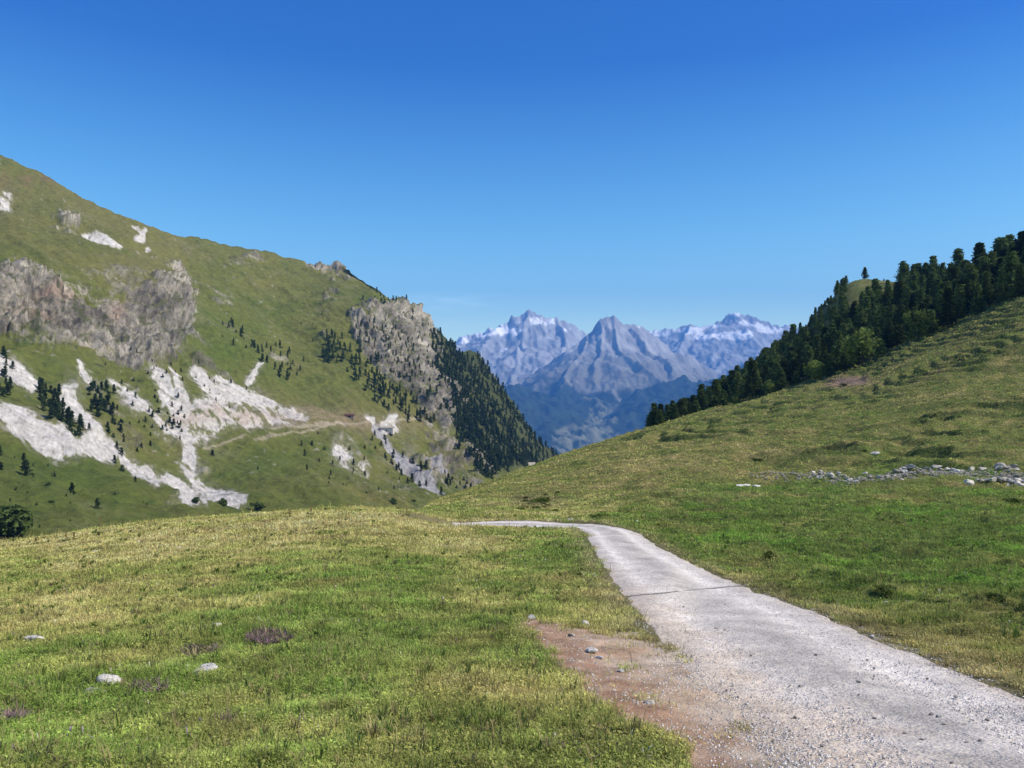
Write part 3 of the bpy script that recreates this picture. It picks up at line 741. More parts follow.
range_mesh('snowy_range', 'distant snow streaked mountain range on the right of the far skyline',
    [[(560,350,15400),(620,335,15300),(655,329,15200),(672,327,15100),(690,324,15000),(703,327,15000),(716,321,15000),(735,309,15000),(752,317,15000),(768,322,15000),(800,330,15000),(860,338,15000)],
     [(735,309,15000),(728,335,14400),(715,360,13600),(705,385,12600)],[(690,324,15000),(680,345,14300),(676,370,13300)],[(765,322,15000),(765,350,14200),(755,380,13000)],
     [(655,329,15200),(650,350,14500)],[(800,330,15000),(800,370,13500)],[(716,321,15000),(700,345,14300)]],
    [.75, .7, .7, .7, .7, .7, .75], 600, 6600, 10800, 16400, 21, 30,
    alpine([(660,333,12,3.5,.9),(690,330,14,3.5,.8),(735,312,6,4,1.3),(722,335,16,4,.8),(742,335,10,5,1.0),(700,338,12,3,.6),(757,325,8,3,.6),(712,326,10,3,.6),(770,330,14,4,.7),(745,322,6,4,.6)], -100, 301), namp=130, seed=210)
range_mesh('west_massif', 'distant rocky massif with snow patches left of the far skyline',
    [[(380,352,13500),(430,342,13400),(452,337,13300),(466,331,13200),(480,326,13100),(496,319,13000),(506,316,13000),(517,313,13000),(530,308.5,13000),(543,314,13000),(552,318,13000),(570,325,13100),(590,332,13200),(625,352,13600)],
     [(530,308.5,13000),(527,325,12600),(520,345,12000),(514,370,11200),(508,392,10300)],[(500,318,13000),(488,338,12400),(474,362,11600)],
     [(556,320,13000),(566,340,12300),(560,365,11500),(552,388,10600)],[(466,331,13200),(455,350,12500),(446,378,11300)],[(543,314,13000),(545,335,12400)]],
    [.8, .72, .72, .72, .7, .75], -2600, 2100, 8600, 14600, 19, 28,
    alpine([(492,331,14,5,1.1),(478,334,8,4,.8),(512,332,10,3.5,.9),(535,322,8,5,.6),(551,321,10,3.5,.7),(505,324,12,3,.6),(463,340,8,4,.9),(565,330,10,3,.5),(505,350,8,3,.35)], -150, 311), namp=130, seed=230)
range_mesh('pyramid_peak', 'distant dark pyramid shaped peak at the centre of the far skyline',
    [[(520,405,9800),(540,386,10300),(556,366,10700),(572,346,10900),(586,333,11000),(600,322,11000),(607,318,11000),(614,314,11000),(621,319,11000),(632,323,11050),(643,328,11100),(656,337,11200),(680,352,11500),(720,370,12000)],
     [(614,314,11000),(617,332,10650),(621,350,10250),(640,364,9900),(660,379,9500),(672,394,9000)],[(632,323,11050),(650,345,10500),(672,368,9900)],
     [(586,333,11000),(580,352,10500),(566,372,9900),(560,388,9300)],[(600,322,11000),(600,345,10450),(597,372,9700)]],
    [.85, .95, .8, .8, .8], -500, 3200, 7800, 12600, 17, 24,
    alpine([(640,327,5,2,.4)], 120, 321, rock=(.36, .355, .345)), namp=95, seed=250, warp=130)
def wooded(X, Y, H, nz, px, row, gx):
    n = fbm2(X, Y, 420, 5, 331); n2 = fbm2(X, Y, 120, 4, 333)
    c = mix(np.array([.020, .032, .015]), np.array([.034, .050, .022]), np.clip(.5 + n2, 0, 1))
    cl = .9 * blob(px, row, 605, 412, 16, 14) + .9 * blob(px, row, 572, 440, 24, 14) + .7 * blob(px, row, 598, 436, 20, 14) + .75 * blob(px, row, 582, 396, 16, 3.5) + .8 * blob(px, row, 555, 390, 14, 3) + .8 * blob(px, row, 612, 448, 14, 8) + .6*blob(px,row,505,392,5,3)
    c = mix(c, np.array([.20, .20, .12]), sstep(.30, .55, cl * (.75 + 1.5 * n2 + .6 * n)) * .8)
    return c
range_mesh('wooded_mountainside', 'blue hazy wooded mountainside with pale clearings below the peaks',
    [[(420,372,8600),(480,376,8800),(505,381,8900),(530,388,9000),(548,393,9000),(575,396,9000),(600,400,8900),(620,398,8900),(645,390,8900),(665,385,8900),(685,377,9000),(705,384,9000),(725,376,9100),(760,362,9200),(820,350,9400)],
     [(505,381,8900),(520,420,8000),(530,460,7200)],[(600,400,8900),(590,430,8100),(585,470,7200)],[(665,385,8900),(655,420,8100),(645,465,7200)],[(548,393,9000),(556,430,8100)],[(725,376,9100),(715,420,8200),(700,465,7300)]],
    [.42, .40, .40, .40, .42, .42], -2200, 4200, 5200, 9800, 20, 26, wooded, namp=120, seed=270, nscale=700)
V = np.array([(-11900, -1400, -720), (11900, -1400, -720), (11900, 18400, -720), (-11900, 18400, -720)], float)
tag(obj('valley_floor', mesh_np('valley_floor', V, np.array([[0, 1, 2, 3]]), np.tile([.05, .065, .03], (4, 1))), M['far']), 'valley floor far below', kind='structure')

# ------------------------------------------------------------------ trees
def leaf_quads(C, size, rng, up=0.3):
    """one bent leaf-clump quad per centre."""
    n = len(C)
    a = rng.normal(size=(n, 3)); a /= np.linalg.norm(a, axis=1)[:, None]
    b = rng.normal(size=(n, 3)); b -= (b * a).sum(1)[:, None] * a; b /= np.linalg.norm(b, axis=1)[:, None]
    s = (size * rng.uniform(.6, 1.35, n))[:, None]
    V = np.stack([C - a * s - b * s * .35, C - b * s * .1 + a * s * .1 - np.array([0, 0, 1]) * s * .2, C + a * s + b * s * .3, C + b * s * .9], 1).reshape(-1, 3)
    k = np.arange(n)[:, None] * 4
    return V, np.concatenate([k + np.array([0, 1, 2]), k + np.array([0, 2, 3])])

def conifer(h, r, n, seed, form='pine', leaf=.42):
    """crown of needle clumps: whorled uneven branches round a trunk."""
    rng = np.random.default_rng(seed)
    C = []
    nb = int(n / 9)
    for b in range(nb):
        t = rng.random() ** .9
        z = h * (.10 + .90 * t)
        if form == 'pine':   prof = 1.2 * min(1, .6 + 1.4 * t) * (1 - t) ** .72
        else:                prof = (1 - t) ** .8 * (.85 + .22 * math.sin(t * 23 + seed))
        prof *= rng.uniform(.55, 1.22); L = max(r * prof, .12 * r)
        an = rng.uniform(0, 2 * math.pi); droop = rng.uniform(-.35, .1) if form == 'pine' else rng.uniform(-.55, -.15)
        for q in range(9):
            f = rng.uniform(.25, 1.0)
            C.append((math.cos(an) * L * f + rng.normal(0, .1 * r), math.sin(an) * L * f + rng.normal(0, .1 * r), z + L * f * droop + rng.normal(0, .018 * h)))
    C = np.array(C); C[:, 2] = np.clip(C[:, 2], .05 * h, h)
    V, Fc = leaf_quads(C, leaf, rng)
    # ragged leader so that the top ends in a tip
    tip = np.array([[0, 0, h * .96], [0, 0, h * .92], [0, 0, h * 1.0]]); V2, F2 = leaf_quads(tip, leaf * .6, rng)
    V = np.concatenate([V, V2]); Fc = np.concatenate([Fc, F2 + len(V) - len(V2)])
    return V, Fc

def trunk_mesh(h, r, seed=0, limbs=0):
    rng = np.random.default_rng(seed); V = []; Fc = []
    def tube(p, q, r0, r1, k=7):
        p = np.array(p, float); q = np.array(q, float); d = q - p; d /= np.linalg.norm(d)
        u = np.cross(d, [0, 1, .3]); u /= np.linalg.norm(u); w = np.cross(d, u); o = len(V)
        for c, rr in ((p, r0), (q, r1)):
            for i in range(k):
                a = 2 * math.pi * i / k; V.append(c + rr * (math.cos(a) * u + math.sin(a) * w))
        for i in range(k): Fc.append((o + i, o + (i + 1) % k, o + k + (i + 1) % k, o + k + i))
    tube((0, 0, -.6), (0, 0, .35 * h), r, r * .75); tube((0, 0, .35 * h), (0.04 * h, 0, .7 * h), r * .75, r * .4); tube((.04 * h, 0, .7 * h), (.02 * h, 0, .95 * h), r * .4, r * .1)
    for i in range(limbs):
        z = h * rng.uniform(.2, .75); a = rng.uniform(0, 6.28); L = h * rng.uniform(.12, .25)
        tube((0, 0, z), (math.cos(a) * L, math.sin(a) * L, z + L * .4), r * .35, r * .1, 5)
    return np.array(V), np.array(Fc)

def bush_crown(h, r, n, seed, leaf):
    rng = np.random.default_rng(seed)
    K = 14
    cc = rng.normal(size=(K, 3)); cc /= np.linalg.norm(cc, axis=1)[:, None]
    cc = cc * rng.uniform(.25, .8, K)[:, None]
    C = []
    for k in range(K):
        m = n // K; p = rng.normal(size=(m, 3)); p /= np.linalg.norm(p, axis=1)[:, None]; p *= rng.uniform(.12, .42, m)[:, None] * rng.uniform(.7, 1.2)
        C.append(cc[k] + p)
    C = np.concatenate(C); C = C[np.linalg.norm(C, axis=1) < 1.15]
    C = C * np.array([r, r, h / 2]) + np.array([0, 0, h * .52]); C[:, 2] = np.maximum(C[:, 2], .03 * h)
    return leaf_quads(C, leaf, rng)

PINES = []; PINE_GEO = []
for i, (h, r, n, form) in enumerate([(11, 2.9, 2000, 'pine'), (12, 2.7, 2000, 'pine'), (9.5, 3.0, 1800, 'pine'), (13, 3.4, 2000, 'spruce'), (11, 3.0, 1800, 'spruce'), (8, 2.4, 1400, 'pine')]):
    V, Fc = conifer(h, r, n, 400 + i, form, leaf=.38)
    PINE_GEO.append((V, Fc)); c = mesh_np('crown', V, Fc, smooth=False); c.materials.append(M['pine'])
    V, Fc = trunk_mesh(h, .22, i, 4); tm = mesh_np('trunk', V, Fc); tm.materials.append(M['bark'])
    PINES.append((h, c, tm))
BROADS = []
for i, (h, r) in enumerate([(8, 4.0), (9, 3.6), (6, 3.4)]):
    V, Fc = bush_crown(h, r, 2200, 450 + i, .34)
    c = mesh_np('crown', V, Fc, smooth=False); c.materials.append(M['broad'])
    V, Fc = trunk_mesh(h * .8, .18, i, 6); tm = mesh_np('trunk', V, Fc); tm.materials.append(M['bark'])
    BROADS.append((h, c, tm))

def plant_tree(kind, name, pos, s, rz, label, cat, group=None, wide=1.0):
    h, c, tm = kind
    r = empty(name, pos); r.rotation_euler = (0, 0, rz); r.scale = (s * wide, s * wide, s)
    obj('trunk', tm, None, r); obj('crown', c, None, r)
    return tag(r, label, cat, group)

def gz(x, y): return float(ground_z(np.array([x]), np.array([y]))[0])

def place_near(px, Y):
    x = (px - 512) / F * Y; return (x, Y, gz(x, Y))

# forest on the right hill
EP = np.array([640, 660, 700, 750, 800, 860, 900, 940, 980, 1024, 1070]); EY0 = np.array([262, 240, 258, 250, 240, 230, 228, 222, 214, 204, 196]); EY1 = np.array([320, 350, 410, 430, 415, 395, 372, 356, 340, 318, 310])
pts = []; rng = np.random.default_rng(21)
tries = 0
while tries < 60000 and len(pts) < 760:
    tries += 1
    px = rng.uniform(648, 1058); y0 = np.interp(px, EP, EY0); y1 = np.interp(px, EP, EY1); Y = rng.uniform(y0, y1)
    x = (px - 512) / F * Y
    row = float(trow(px, math.log(Y)))
    if 856 < px < 896 and row < 288 : continue                       # grassy knoll on the skyline
    if 905 < px < 1058 and row > 290 and rng.random() < .7: continue # thinner wood at the right edge
    if 815 < px < 905 and 325 < row < 352 and rng.random() < .4: continue
    if any(abs(px - a) < b and Y < c for a, b, c in ((862, 17, 240), (915, 14, 232), (815, 12, 246), (770, 10, 256), (735, 8, 262))): continue
    if 846 < px < 902 and Y > 318: continue
    md = 4.7
    if any((x - a) ** 2 + (Y - b) ** 2 < md * md for a, b, *_ in pts): continue
    pts.append((x, Y, px, row))
pts.sort(key=lambda p: p[1])
G_P = 'conifers of the forest on the right hill'
Vs = []; Fs = []; off = 0
for i, (x, Y, px, row) in enumerate(pts):
    ki = rng.choice(6, p=[.2, .16, .16, .2, .16, .12]); k = PINES[ki]
    s = rng.uniform(.38, .88) * (1.12 if px > 930 else 1.0) * (.9 if px < 720 else 1)
    if rng.random() < .12: s *= 1.2
    if 795 < px < 852 and Y > 330: s *= .55
    if px > 955 and Y > 250: s *= 1.28
    rz = rng.uniform(0, 6.28); wide = rng.uniform(1.1, 1.6)
    if i < 285:
        plant_tree(k, 'pine_tree', (x, Y, gz(x, Y) - .2), s, rz, 'dark conifer standing close among others in the forest on the right hill', 'conifer tree', G_P, wide=wide)
    else:
        V, Fc = PINE_GEO[ki]; V = V * np.array([s * wide, s * wide, s]); c_, s_ = math.cos(rz), math.sin(rz)
        Vs.append(np.stack([V[:, 0] * c_ - V[:, 1] * s_, V[:, 0] * s_ + V[:, 1] * c_, V[:, 2]], 1) + np.array([x, Y, gz(x, Y) - .2])); Fs.append(Fc + off); off += len(V)
tag(obj('pine_forest', mesh_np('pine_forest', np.concatenate(Vs), np.concatenate(Fs), smooth=False), M['pine']), 'farther mass of conifers filling the forest on the right hill', kind='stuff')
for px, Y, k, s, lab in [
    (865, 378, 2, .62, 'lone round pine standing apart on the grassy knoll of the skyline'),
    (985, 236, 1, .85, 'dark column shaped conifer above the ditch shadow at the right forest edge'),
    (927, 238, 3, .75, 'broad dark conifer at the lower forest edge beside the two pale trees'),
    (838, 243, 3, .95, 'tallest dark conifer on the lower forest edge left of the pale bushy trees'),
    (1000, 285, 0, 1.2, 'big dark conifer rising highest on the forest skyline at the right'),
    (968, 236, 4, .55, 'small conifer on open grass just below the forest at the right'),
    (952, 232, 4, .40, 'smallest conifer on open grass below the forest at the right'),
    (660, 238, 5, .62, 'first small conifer at the left tip of the forest'),
    (884, 372, 5, .22, 'tiny round conifer on the bare skyline right of the lone pine')]:
    plant_tree(PINES[k], 'pine_tree', np.array(place_near(px, Y)) - np.array([0, 0, .2]), s, 1.0, lab, 'conifer tree')
for px, Y, k, s, lab in [
    (862, 232, 0, 1.45, 'large light green leafy tree at the lower forest edge, biggest of the pale ones'),
    (915, 224, 1, 1.15, 'light green leafy tree at the forest edge, right of the largest pale one'),
    (815, 238, 2, 1.2, 'mid green leafy tree at the forest edge, left of the largest pale one'),
    (770, 247, 2, .95, 'rounded mid green leafy tree on the forest edge above the soil bank'),
    (945, 236, 2, .8, 'dull green leafy tree inside the thinner wood at the right'),
    (735, 252, 2, .75, 'small leafy bush at the foot of the forest edge towards the left tip')]:
    plant_tree(BROADS[k], 'leafy_tree', np.array(place_near(px, Y)) - np.array([0, 0, .3]), s, k * 1.3, lab, 'leafy tree')

# spruces on the left mountain
SPR = []
for i, (h, r, n, form) in enumerate([(11, 3.3, 640, 'spruce'), (12, 3.0, 640, 'spruce'), (9, 2.9, 560, 'spruce'), (8, 2.8, 500, 'pine')]):
    V, Fc = conifer(h, r, n, 500 + i, form, leaf=.58)
    SPR.append((h, mesh_np('spruce_tree', V, Fc, smooth=False), V, Fc)); SPR[-1][1].materials.append(M['spruce'])
FOREST = [([(432,328),(447,341),(460,352),(476,360),(488,376),(502,394),(517,414),(541,441),(560,459),(530,468),(500,472),(488,480),(462,452),(454,425),(450,405),(444,380),(438,350)], 1700, 'conifer in the dense dark forest on the steep spur of the left ridge', 'conifers of the spur forest'),
          ([(345,352),(362,350),(382,378),(402,392),(425,402),(440,416),(432,424),(400,410),(372,398),(345,372)], 90, 'conifer at the foot of the grey spur cliff', 'conifers under the spur cliff'),
          ([(318,338),(340,342),(345,365),(330,362)], 26, 'conifer in the clump on open grass left of the spur cliff', 'conifers left of the spur cliff'),
          ([(250,352),(275,345),(300,362),(305,384),(285,386),(262,372)], 30, 'conifer in the clump on the green slope above the white scree', 'conifers above the scree'),
          ([(40,388),(55,385),(64,398),(72,425),(88,428),(84,438),(66,430),(42,412)], 44, 'conifer in the dark clump between the white scree tongues at the left', 'conifers between the scree tongues'),
          ([(85,388),(104,385),(118,398),(112,412),(92,408)], 26, 'conifer in the rounded dark clump below the grey cliff at the left', 'conifers below the left cliff'),
          ([(-6,358),(10,360),(14,384),(4,396),(-6,396)], 14, 'conifer in the clump cut off by the left edge of the photo', 'conifers at the left edge'),
          ([(108,415),(128,418),(132,446),(115,448)], 14, 'conifer scattered over the lower white scree', 'conifers on the lower scree'),
          ([(145,405),(185,410),(190,428),(150,425)], 14, 'conifer scattered over the wide upper scree', 'conifers on the upper scree'),
          ([(360,300),(384,288),(412,302),(436,322),(430,332),(405,318),(384,305)], 30, 'small conifer on the rocky crest of the spur', 'conifers on the spur crest'),
          ([(355,320),(430,330),(445,390),(400,390)], 140, 'small conifer rooted in a ledge of the grey spur cliff', 'conifers in the spur cliff'),
          ([(372,430),(392,428),(400,450),(455,470),(480,480),(440,496),(395,470)], 42, 'conifer on the broken rocky ground beside the grey gully', 'conifers beside the gully'),
          ([(100,348),(195,352),(262,400),(210,420),(150,452),(92,402)], 60, 'small dark conifer scattered over the stony slope between cliff and scree', 'scattered conifers on the stony slope'),
          ([(0,440),(60,460),(118,456),(180,510),(120,520),(60,530),(30,520),(0,500)], 26, 'low dark juniper sized conifer on the left grass slope below the scree', 'small conifers on the left grass slope'),
          ([(300,440),(380,436),(420,500),(340,498),(300,470)], 30, 'small conifer scattered over the grass left of the grey gully', 'scattered conifers left of the gully'),
          ([(196,300),(330,300),(345,350),(230,360),(196,340)], 16, 'tiny conifer scattered over the upper green slope', 'scattered conifers on the upper slope'),
          ([(225,318),(240,325),(262,350),(250,355),(232,338)], 14, 'conifer in the thin line down the green slope right of the big cliff', 'conifers right of the big cliff')]
rng = np.random.default_rng(33)
cand = []
for fi, (poly, n, lab, grp) in enumerate(FOREST):
    xs = [p[0] for p in poly]; ys = [p[1] for p in poly]; got = []; tr = 0
    while len(got) < n and tr < n * 30:
        tr += 1
        px = rng.uniform(min(xs), max(xs)); row = rng.uniform(min(ys), max(ys))
        jx = 9 * float(perlin2(px / 9, row / 9, 5)) + rng.normal(0, 2); jy = 9 * float(perlin2(px / 9, row / 9, 6))
        if not poly_in(np.array([px + jx]), np.array([row + jy]), poly)[0]: continue
        if row < np.interp(px, RIDGE[:, 0], RIDGE[:, 1]) + 1: continue
        md = 2.5 if fi == 0 else 3.2
        if any((px - a) ** 2 + (row - b) ** 2 < md * md for a, b in got): continue
        got.append((px, row)); p = at_left(px, row); cand.append((fi, px, row, p))
cand.sort(key=lambda c: c[3][1])
SC = {0: 1.0, 1: .85, 2: .85, 3: .62, 4: .62, 5: .62, 6: .6, 7: .42, 8: .4, 9: .62, 10: .62, 11: .62, 12: .34, 13: .14, 14: .4, 15: .36, 16: .62}
rest = []
n_ind = 0
for fi, px, row, p in cand:
    k = rng.integers(0, 4); s = SC[fi] * rng.uniform(.55, 1.2); rz = rng.uniform(0, 6.28)
    if n_ind < 283:
        o = obj('spruce_tree', SPR[k][1], None, loc=(p[0], p[1], p[2] - .4)); o.rotation_euler = (0, 0, rz); o.scale = (s * 1.2, s * 1.2, s)
        tag(o, FOREST[fi][2], 'spruce', FOREST[fi][3]); n_ind += 1
    else: rest.append((k, s, rz, p))
Vs = []; Fs = []; off = 0
for k, s, rz, p in rest:
    V = SPR[k][2] * s; c_, s_ = math.cos(rz), math.sin(rz)
    V = np.stack([V[:, 0] * c_ - V[:, 1] * s_, V[:, 0] * s_ + V[:, 1] * c_, V[:, 2]], 1) + p - np.array([0, 0, .4])
    Vs.append(V); Fs.append(SPR[k][3] + off); off += len(V)
tag(obj('spruce_forest', mesh_np('spruce_forest', np.concatenate(Vs), np.concatenate(Fs), smooth=False), M['spruce']),
    'dense dark conifer forest covering the far part of the left spur', kind='stuff')
for px, row, s, k, lab in [
    (26, 474, .70, 2, 'wide dark conifer alone on the left grass slope, biggest below the white scree'),
    (26, 456, .36, 1, 'conifer on the left grass slope just above the wide dark one'),
    (1, 452, .40, 1, 'conifer half cut by the left photo edge under the white scree'),
    (2, 466, .38, 2, 'dark conifer at the left photo edge level with the wide dark one'),
    (73, 491, .40, 1, 'pointed young conifer in the middle of the left grass slope'),
    (98, 506, .36, 1, 'young conifer lowest on the left grass slope, right of the pointed one'),
    (57, 472, .20, 2, 'tiny conifer between the wide dark one and the pointed one'),
    (137, 478, .26, 1, 'small thin conifer beside the lower end of the white scree'),
    (125, 464, .42, 3, 'dark round conifer at the corner of the white scree'),
    (120, 452, .40, 1, 'dark conifer on the lower rim of the white scree'),
    (214, 452, .40, 0, 'dark conifer alone on the grass right of the scree fan'),
    (257, 473, .24, 2, 'tiny conifer in the middle of the green slope below the farm track'),
    (305, 478, .32, 1, 'small conifer low on the green slope right of the scree fan'),
    (333, 463, .28, 1, 'small conifer beside the pale stony patch left of the gully'),
    (318, 434, .26, 2, 'dark bushy conifer just below the farm track')]:
    p = at_left(px, row)
    o = obj('spruce_tree', SPR[k][1], None, loc=(p[0], p[1], p[2] - .3)); o.rotation_euler = (0, 0, px * .37); o.scale = (s * 1.5, s * 1.5, s)
    tag(o, lab, 'spruce')
# dark leafy thicket at the far left and bushes at the foot of the scree fan
LB = []
for i in range(3):
    V, Fc = bush_crown(6, 3.4, 900, 600 + i, .5); LB.append(mesh_np('leafy_bush', V, Fc, smooth=False)); LB[-1].materials.append(M['juniper'])
for px, row, w, k, lab in [
    (4, 541, 2.4, 0, 'tall dark green bush cut by the left photo edge behind the meadow brow'),
    (22, 540, 1.5, 1, 'dark green bush behind the meadow brow, right of the tallest one'),
    (-14, 541, 2.2, 2, 'dark green bush mostly outside the left photo edge'),
    (48, 488, .35, 1, 'low dark bush on the left grass slope below the wide conifer'),
    (83, 499, .0, 0, ''), (53, 498, .30, 2, 'flat dark bush on the left grass slope above the meadow brow'),
    (194, 506, .8, 0, 'round dark bush at the left foot of the white scree fan'),
    (222, 511, .9, 1, 'wide dark bush at the foot of the white scree fan, middle of three'),
    (257, 512, 1.05, 2, 'dark bush right of the white scree fan at the meadow brow'),
    (392, 508, 1.0, 1, 'dark bush beside the stones where the meadow brow meets the hill'),
    (412, 505, .5, 2, 'smaller dark bush at the lower end of the grey gully')]:
    if w <= 0: continue
    p = at_left(px, row)
    if row > 530: p = at_left(px, 530)
    o = obj('leafy_bush', LB[k], None, loc=(p[0], p[1], p[2] - .5)); o.scale = (w, w, w * .8); tag(o, lab, 'bush')

# ------------------------------------------------------------------ rocks
def rock_mesh(seed, sub=2, flat=.6, rough=.28, name='rock'):
    import bmesh
    bm = bmesh.new(); bmesh.ops.create_icosphere(bm, subdivisions=sub, radius=1)
    V = np.array([v.co[:] for v in bm.verts]); Fc = np.array([[v.index for v in f.verts] for f in bm.faces]); bm.free()
    rng = np.random.default_rng(seed)
    for _ in range(7):                                               # cut flat facets
        d = rng.normal(size=3); d /= np.linalg.norm(d); c = rng.uniform(.45, .8)
        e = V @ d - c; V = V - np.maximum(e, 0)[:, None] * d * .9
    V = V * (1 + rough * fbm3(V[:, 0] + seed * 3.1, V[:, 1], V[:, 2], .9, 3, seed % 50)[:, None])
    V = V * np.array([1, rng.uniform(.65, .95), flat])
    return V, Fc
ROCKS = []
for i in range(6):
    V, Fc = rock_mesh(700 + i, 3, .6, .5); ROCKS.append((V, Fc))
def rock(px, row, w, lab, k, flat=1.0, mat='whiterock', name='rock', sink=.25, group=None):
    p = at(px, row); Y = p[1]; s = w / F * Y / 2
    V, Fc = ROCKS[k % 6]; me = mesh_np(name, V * np.array([s, s, s * flat]), Fc, smooth=False)
    o = obj(name, me, M[mat], loc=(p[0], p[1], gz(p[0], p[1]) + s * flat * .6 * (1 - sink * 2) ))
    o.rotation_euler = (0, 0, k * 1.1 + px); tag(o, lab, 'rock', group)
rock(35, 641, 21, 'white boulder low in the meadow grass near the left photo edge', 0, .75)
rock(112, 684, 27, 'pale angular boulder, largest in the left meadow', 1, 1.0)
rock(92, 694, 24, 'flat grey stone slab leaning beside the largest meadow boulder', 2, .35, mat='rock')
rock(205, 672, 32, 'long flat white stone half buried in the meadow', 3, .4)
rock(216, 626, 10, 'small white stone in the meadow above the long flat one', 4, .7)
rock(259, 597, 9, 'small white stone in the pale green part of the meadow', 5, .5)
rock(96, 551, 7, 'small stone near the brow at the left of the meadow', 0, .6)
rock(180, 548, 6, 'tiny pale stone on the dry brow of the meadow', 3, .6)
rock(118, 690, 7, 'small white pebble right below the largest meadow boulder', 2, .7)
rock(342, 608, 7, 'small white stone in the lush middle of the meadow', 1, .6)
rock(531, 619, 10, 'white stone at the upper tip of the brown earth bank', 2, .8)
rock(585, 626, 12, 'pale stone on the upper rim of the brown earth bank', 4, .8)
rock(592, 655, 17, 'long white stone in the middle of the brown earth bank', 3, .6)
rock(600, 660, 10, 'white stone just right of the long one in the earth bank', 5, .7)
rock(621, 673, 10, 'white stone on the lower part of the earth bank', 0, .7)
rock(649, 704, 11, 'pale stone at the bottom of the earth bank near the gravel', 1, .7)
rock(572, 638, 9, 'grey stone under the rim of the earth bank', 2, .8, mat='rock')
rock(874, 457, 12, 'grey boulder with a dark foot on the hillside above the stone wall', 1, .6, mat='wallstone')
rock(744, 488, 16, 'flat pale rock in the grass left of the stone wall', 3, .4)
rock(756, 487, 8, 'small pale rock beside the flat one left of the stone wall', 4, .6)
rock(886, 602, 8, 'white stone in the dark hollow on the right meadow', 5, .8)
rock(872, 637, 8, 'grey stone on the right verge of the gravel road', 0, .8, mat='rock')
rock(848, 632, 6, 'small grey stone on the right verge, left of the bigger one', 2, .8, mat='rock')
rock(998, 330, 5, 'pale stone on open grass below the right forest', 2, .9)
rock(638, 523, 6, 'pale stone standing beside the bend of the road', 1, 1.0)
rock(571, 521, 7, 'pale stone on the bank above the road bend', 4, 1.0)

# loose stones on the road (countable) and fine gravel (not countable)
rng = np.random.default_rng(55)
SM = []
for i in range(6):
    V, Fc = rock_mesh(740 + i, 1, .65); me = mesh_np('stone', V, Fc, smooth=False); me.materials.append(M['rock'] if i < 3 else M['whiterock']); SM.append(me)
cnt = 0
while cnt < 44:
    px = rng.uniform(600, 1040); row = rng.uniform(600, 766); p = at(px, row); rd = float(road_dist(p[0:1], p[1:2])[0])
    if rd > .25: continue
    cnt += 1; s = rng.uniform(.014, .032)
    i = rng.integers(0, 6)
    o = obj('stone', SM[i], None, loc=(p[0], p[1], float(base_z(p[0], p[1])[0]) + .012 + s * .3)); o.scale = (s, s, s); o.rotation_euler = (0, 0, rng.uniform(0, 6))
    tag(o, 'fist sized grey or white stone lying loose on the gravel road', 'stone', 'loose stones on the road')

def lumps(name, label, X, Y, Z, S, col):
    n = len(X); base = np.array([(1, 0, 0), (0, 1, 0), (-1, 0, 0), (0, -1, 0), (0, 0, .75), (0, 0, -.6)], float)
    V = base[None] * (S[:, None, None] * RNG.uniform(.6, 1.25, (n, 6, 1)))
    a = RNG.uniform(0, 6.28, n); c, s = np.cos(a)[:, None], np.sin(a)[:, None]
    V = np.stack([V[..., 0] * c - V[..., 1] * s, V[..., 0] * s + V[..., 1] * c, V[..., 2]], -1) + np.stack([X, Y, Z], 1)[:, None, :]
    f = np.array([(0, 1, 4), (1, 2, 4), (2, 3, 4), (3, 0, 4), (1, 0, 5), (2, 1, 5), (3, 2, 5), (0, 3, 5)])
    Fc = (np.arange(n)[:, None, None] * 6 + f[None]).reshape(-1, 3)
    tag(obj(name, mesh_np(name, V.reshape(-1, 3), Fc, np.repeat(col, 6, 0), smooth=False), M['gravel']), label, kind='stuff')
n = 90000
px = RNG.uniform(500, 1060, n); Y = np.exp(RNG.uniform(math.log(4.8), math.log(22), n)); X = (px - 512) / F * Y
rd = road_dist(X, Y); row = trow(px, np.log(Y)); dm = dirt_mask(X, Y, px, row)
pr = np.clip((rd < .12) * (.30 + .9 * fbm2(X, Y, 1.5, 3, 95) + .25) + (dm > .4) * (.34 + .6 * fbm2(X, Y, .7, 3, 96)), 0, 1)
ok = RNG.random(n) < pr; X, Y, dm, rd = X[ok], Y[ok], dm[ok], rd[ok]
S = .004 + .011 * RNG.random(len(X)) ** 3
Z = np.where(rd < .1, base_z(X, Y)[0] + .008, ground_z(X, Y, rd)) + S * .2
col = mix(np.array([.33, .30, .26]), np.array([.72, .67, .60]), RNG.random(len(X)) ** 1.2)
lumps('loose_gravel', 'fine loose gravel over the road and earth bank', X, Y, Z, S, col)

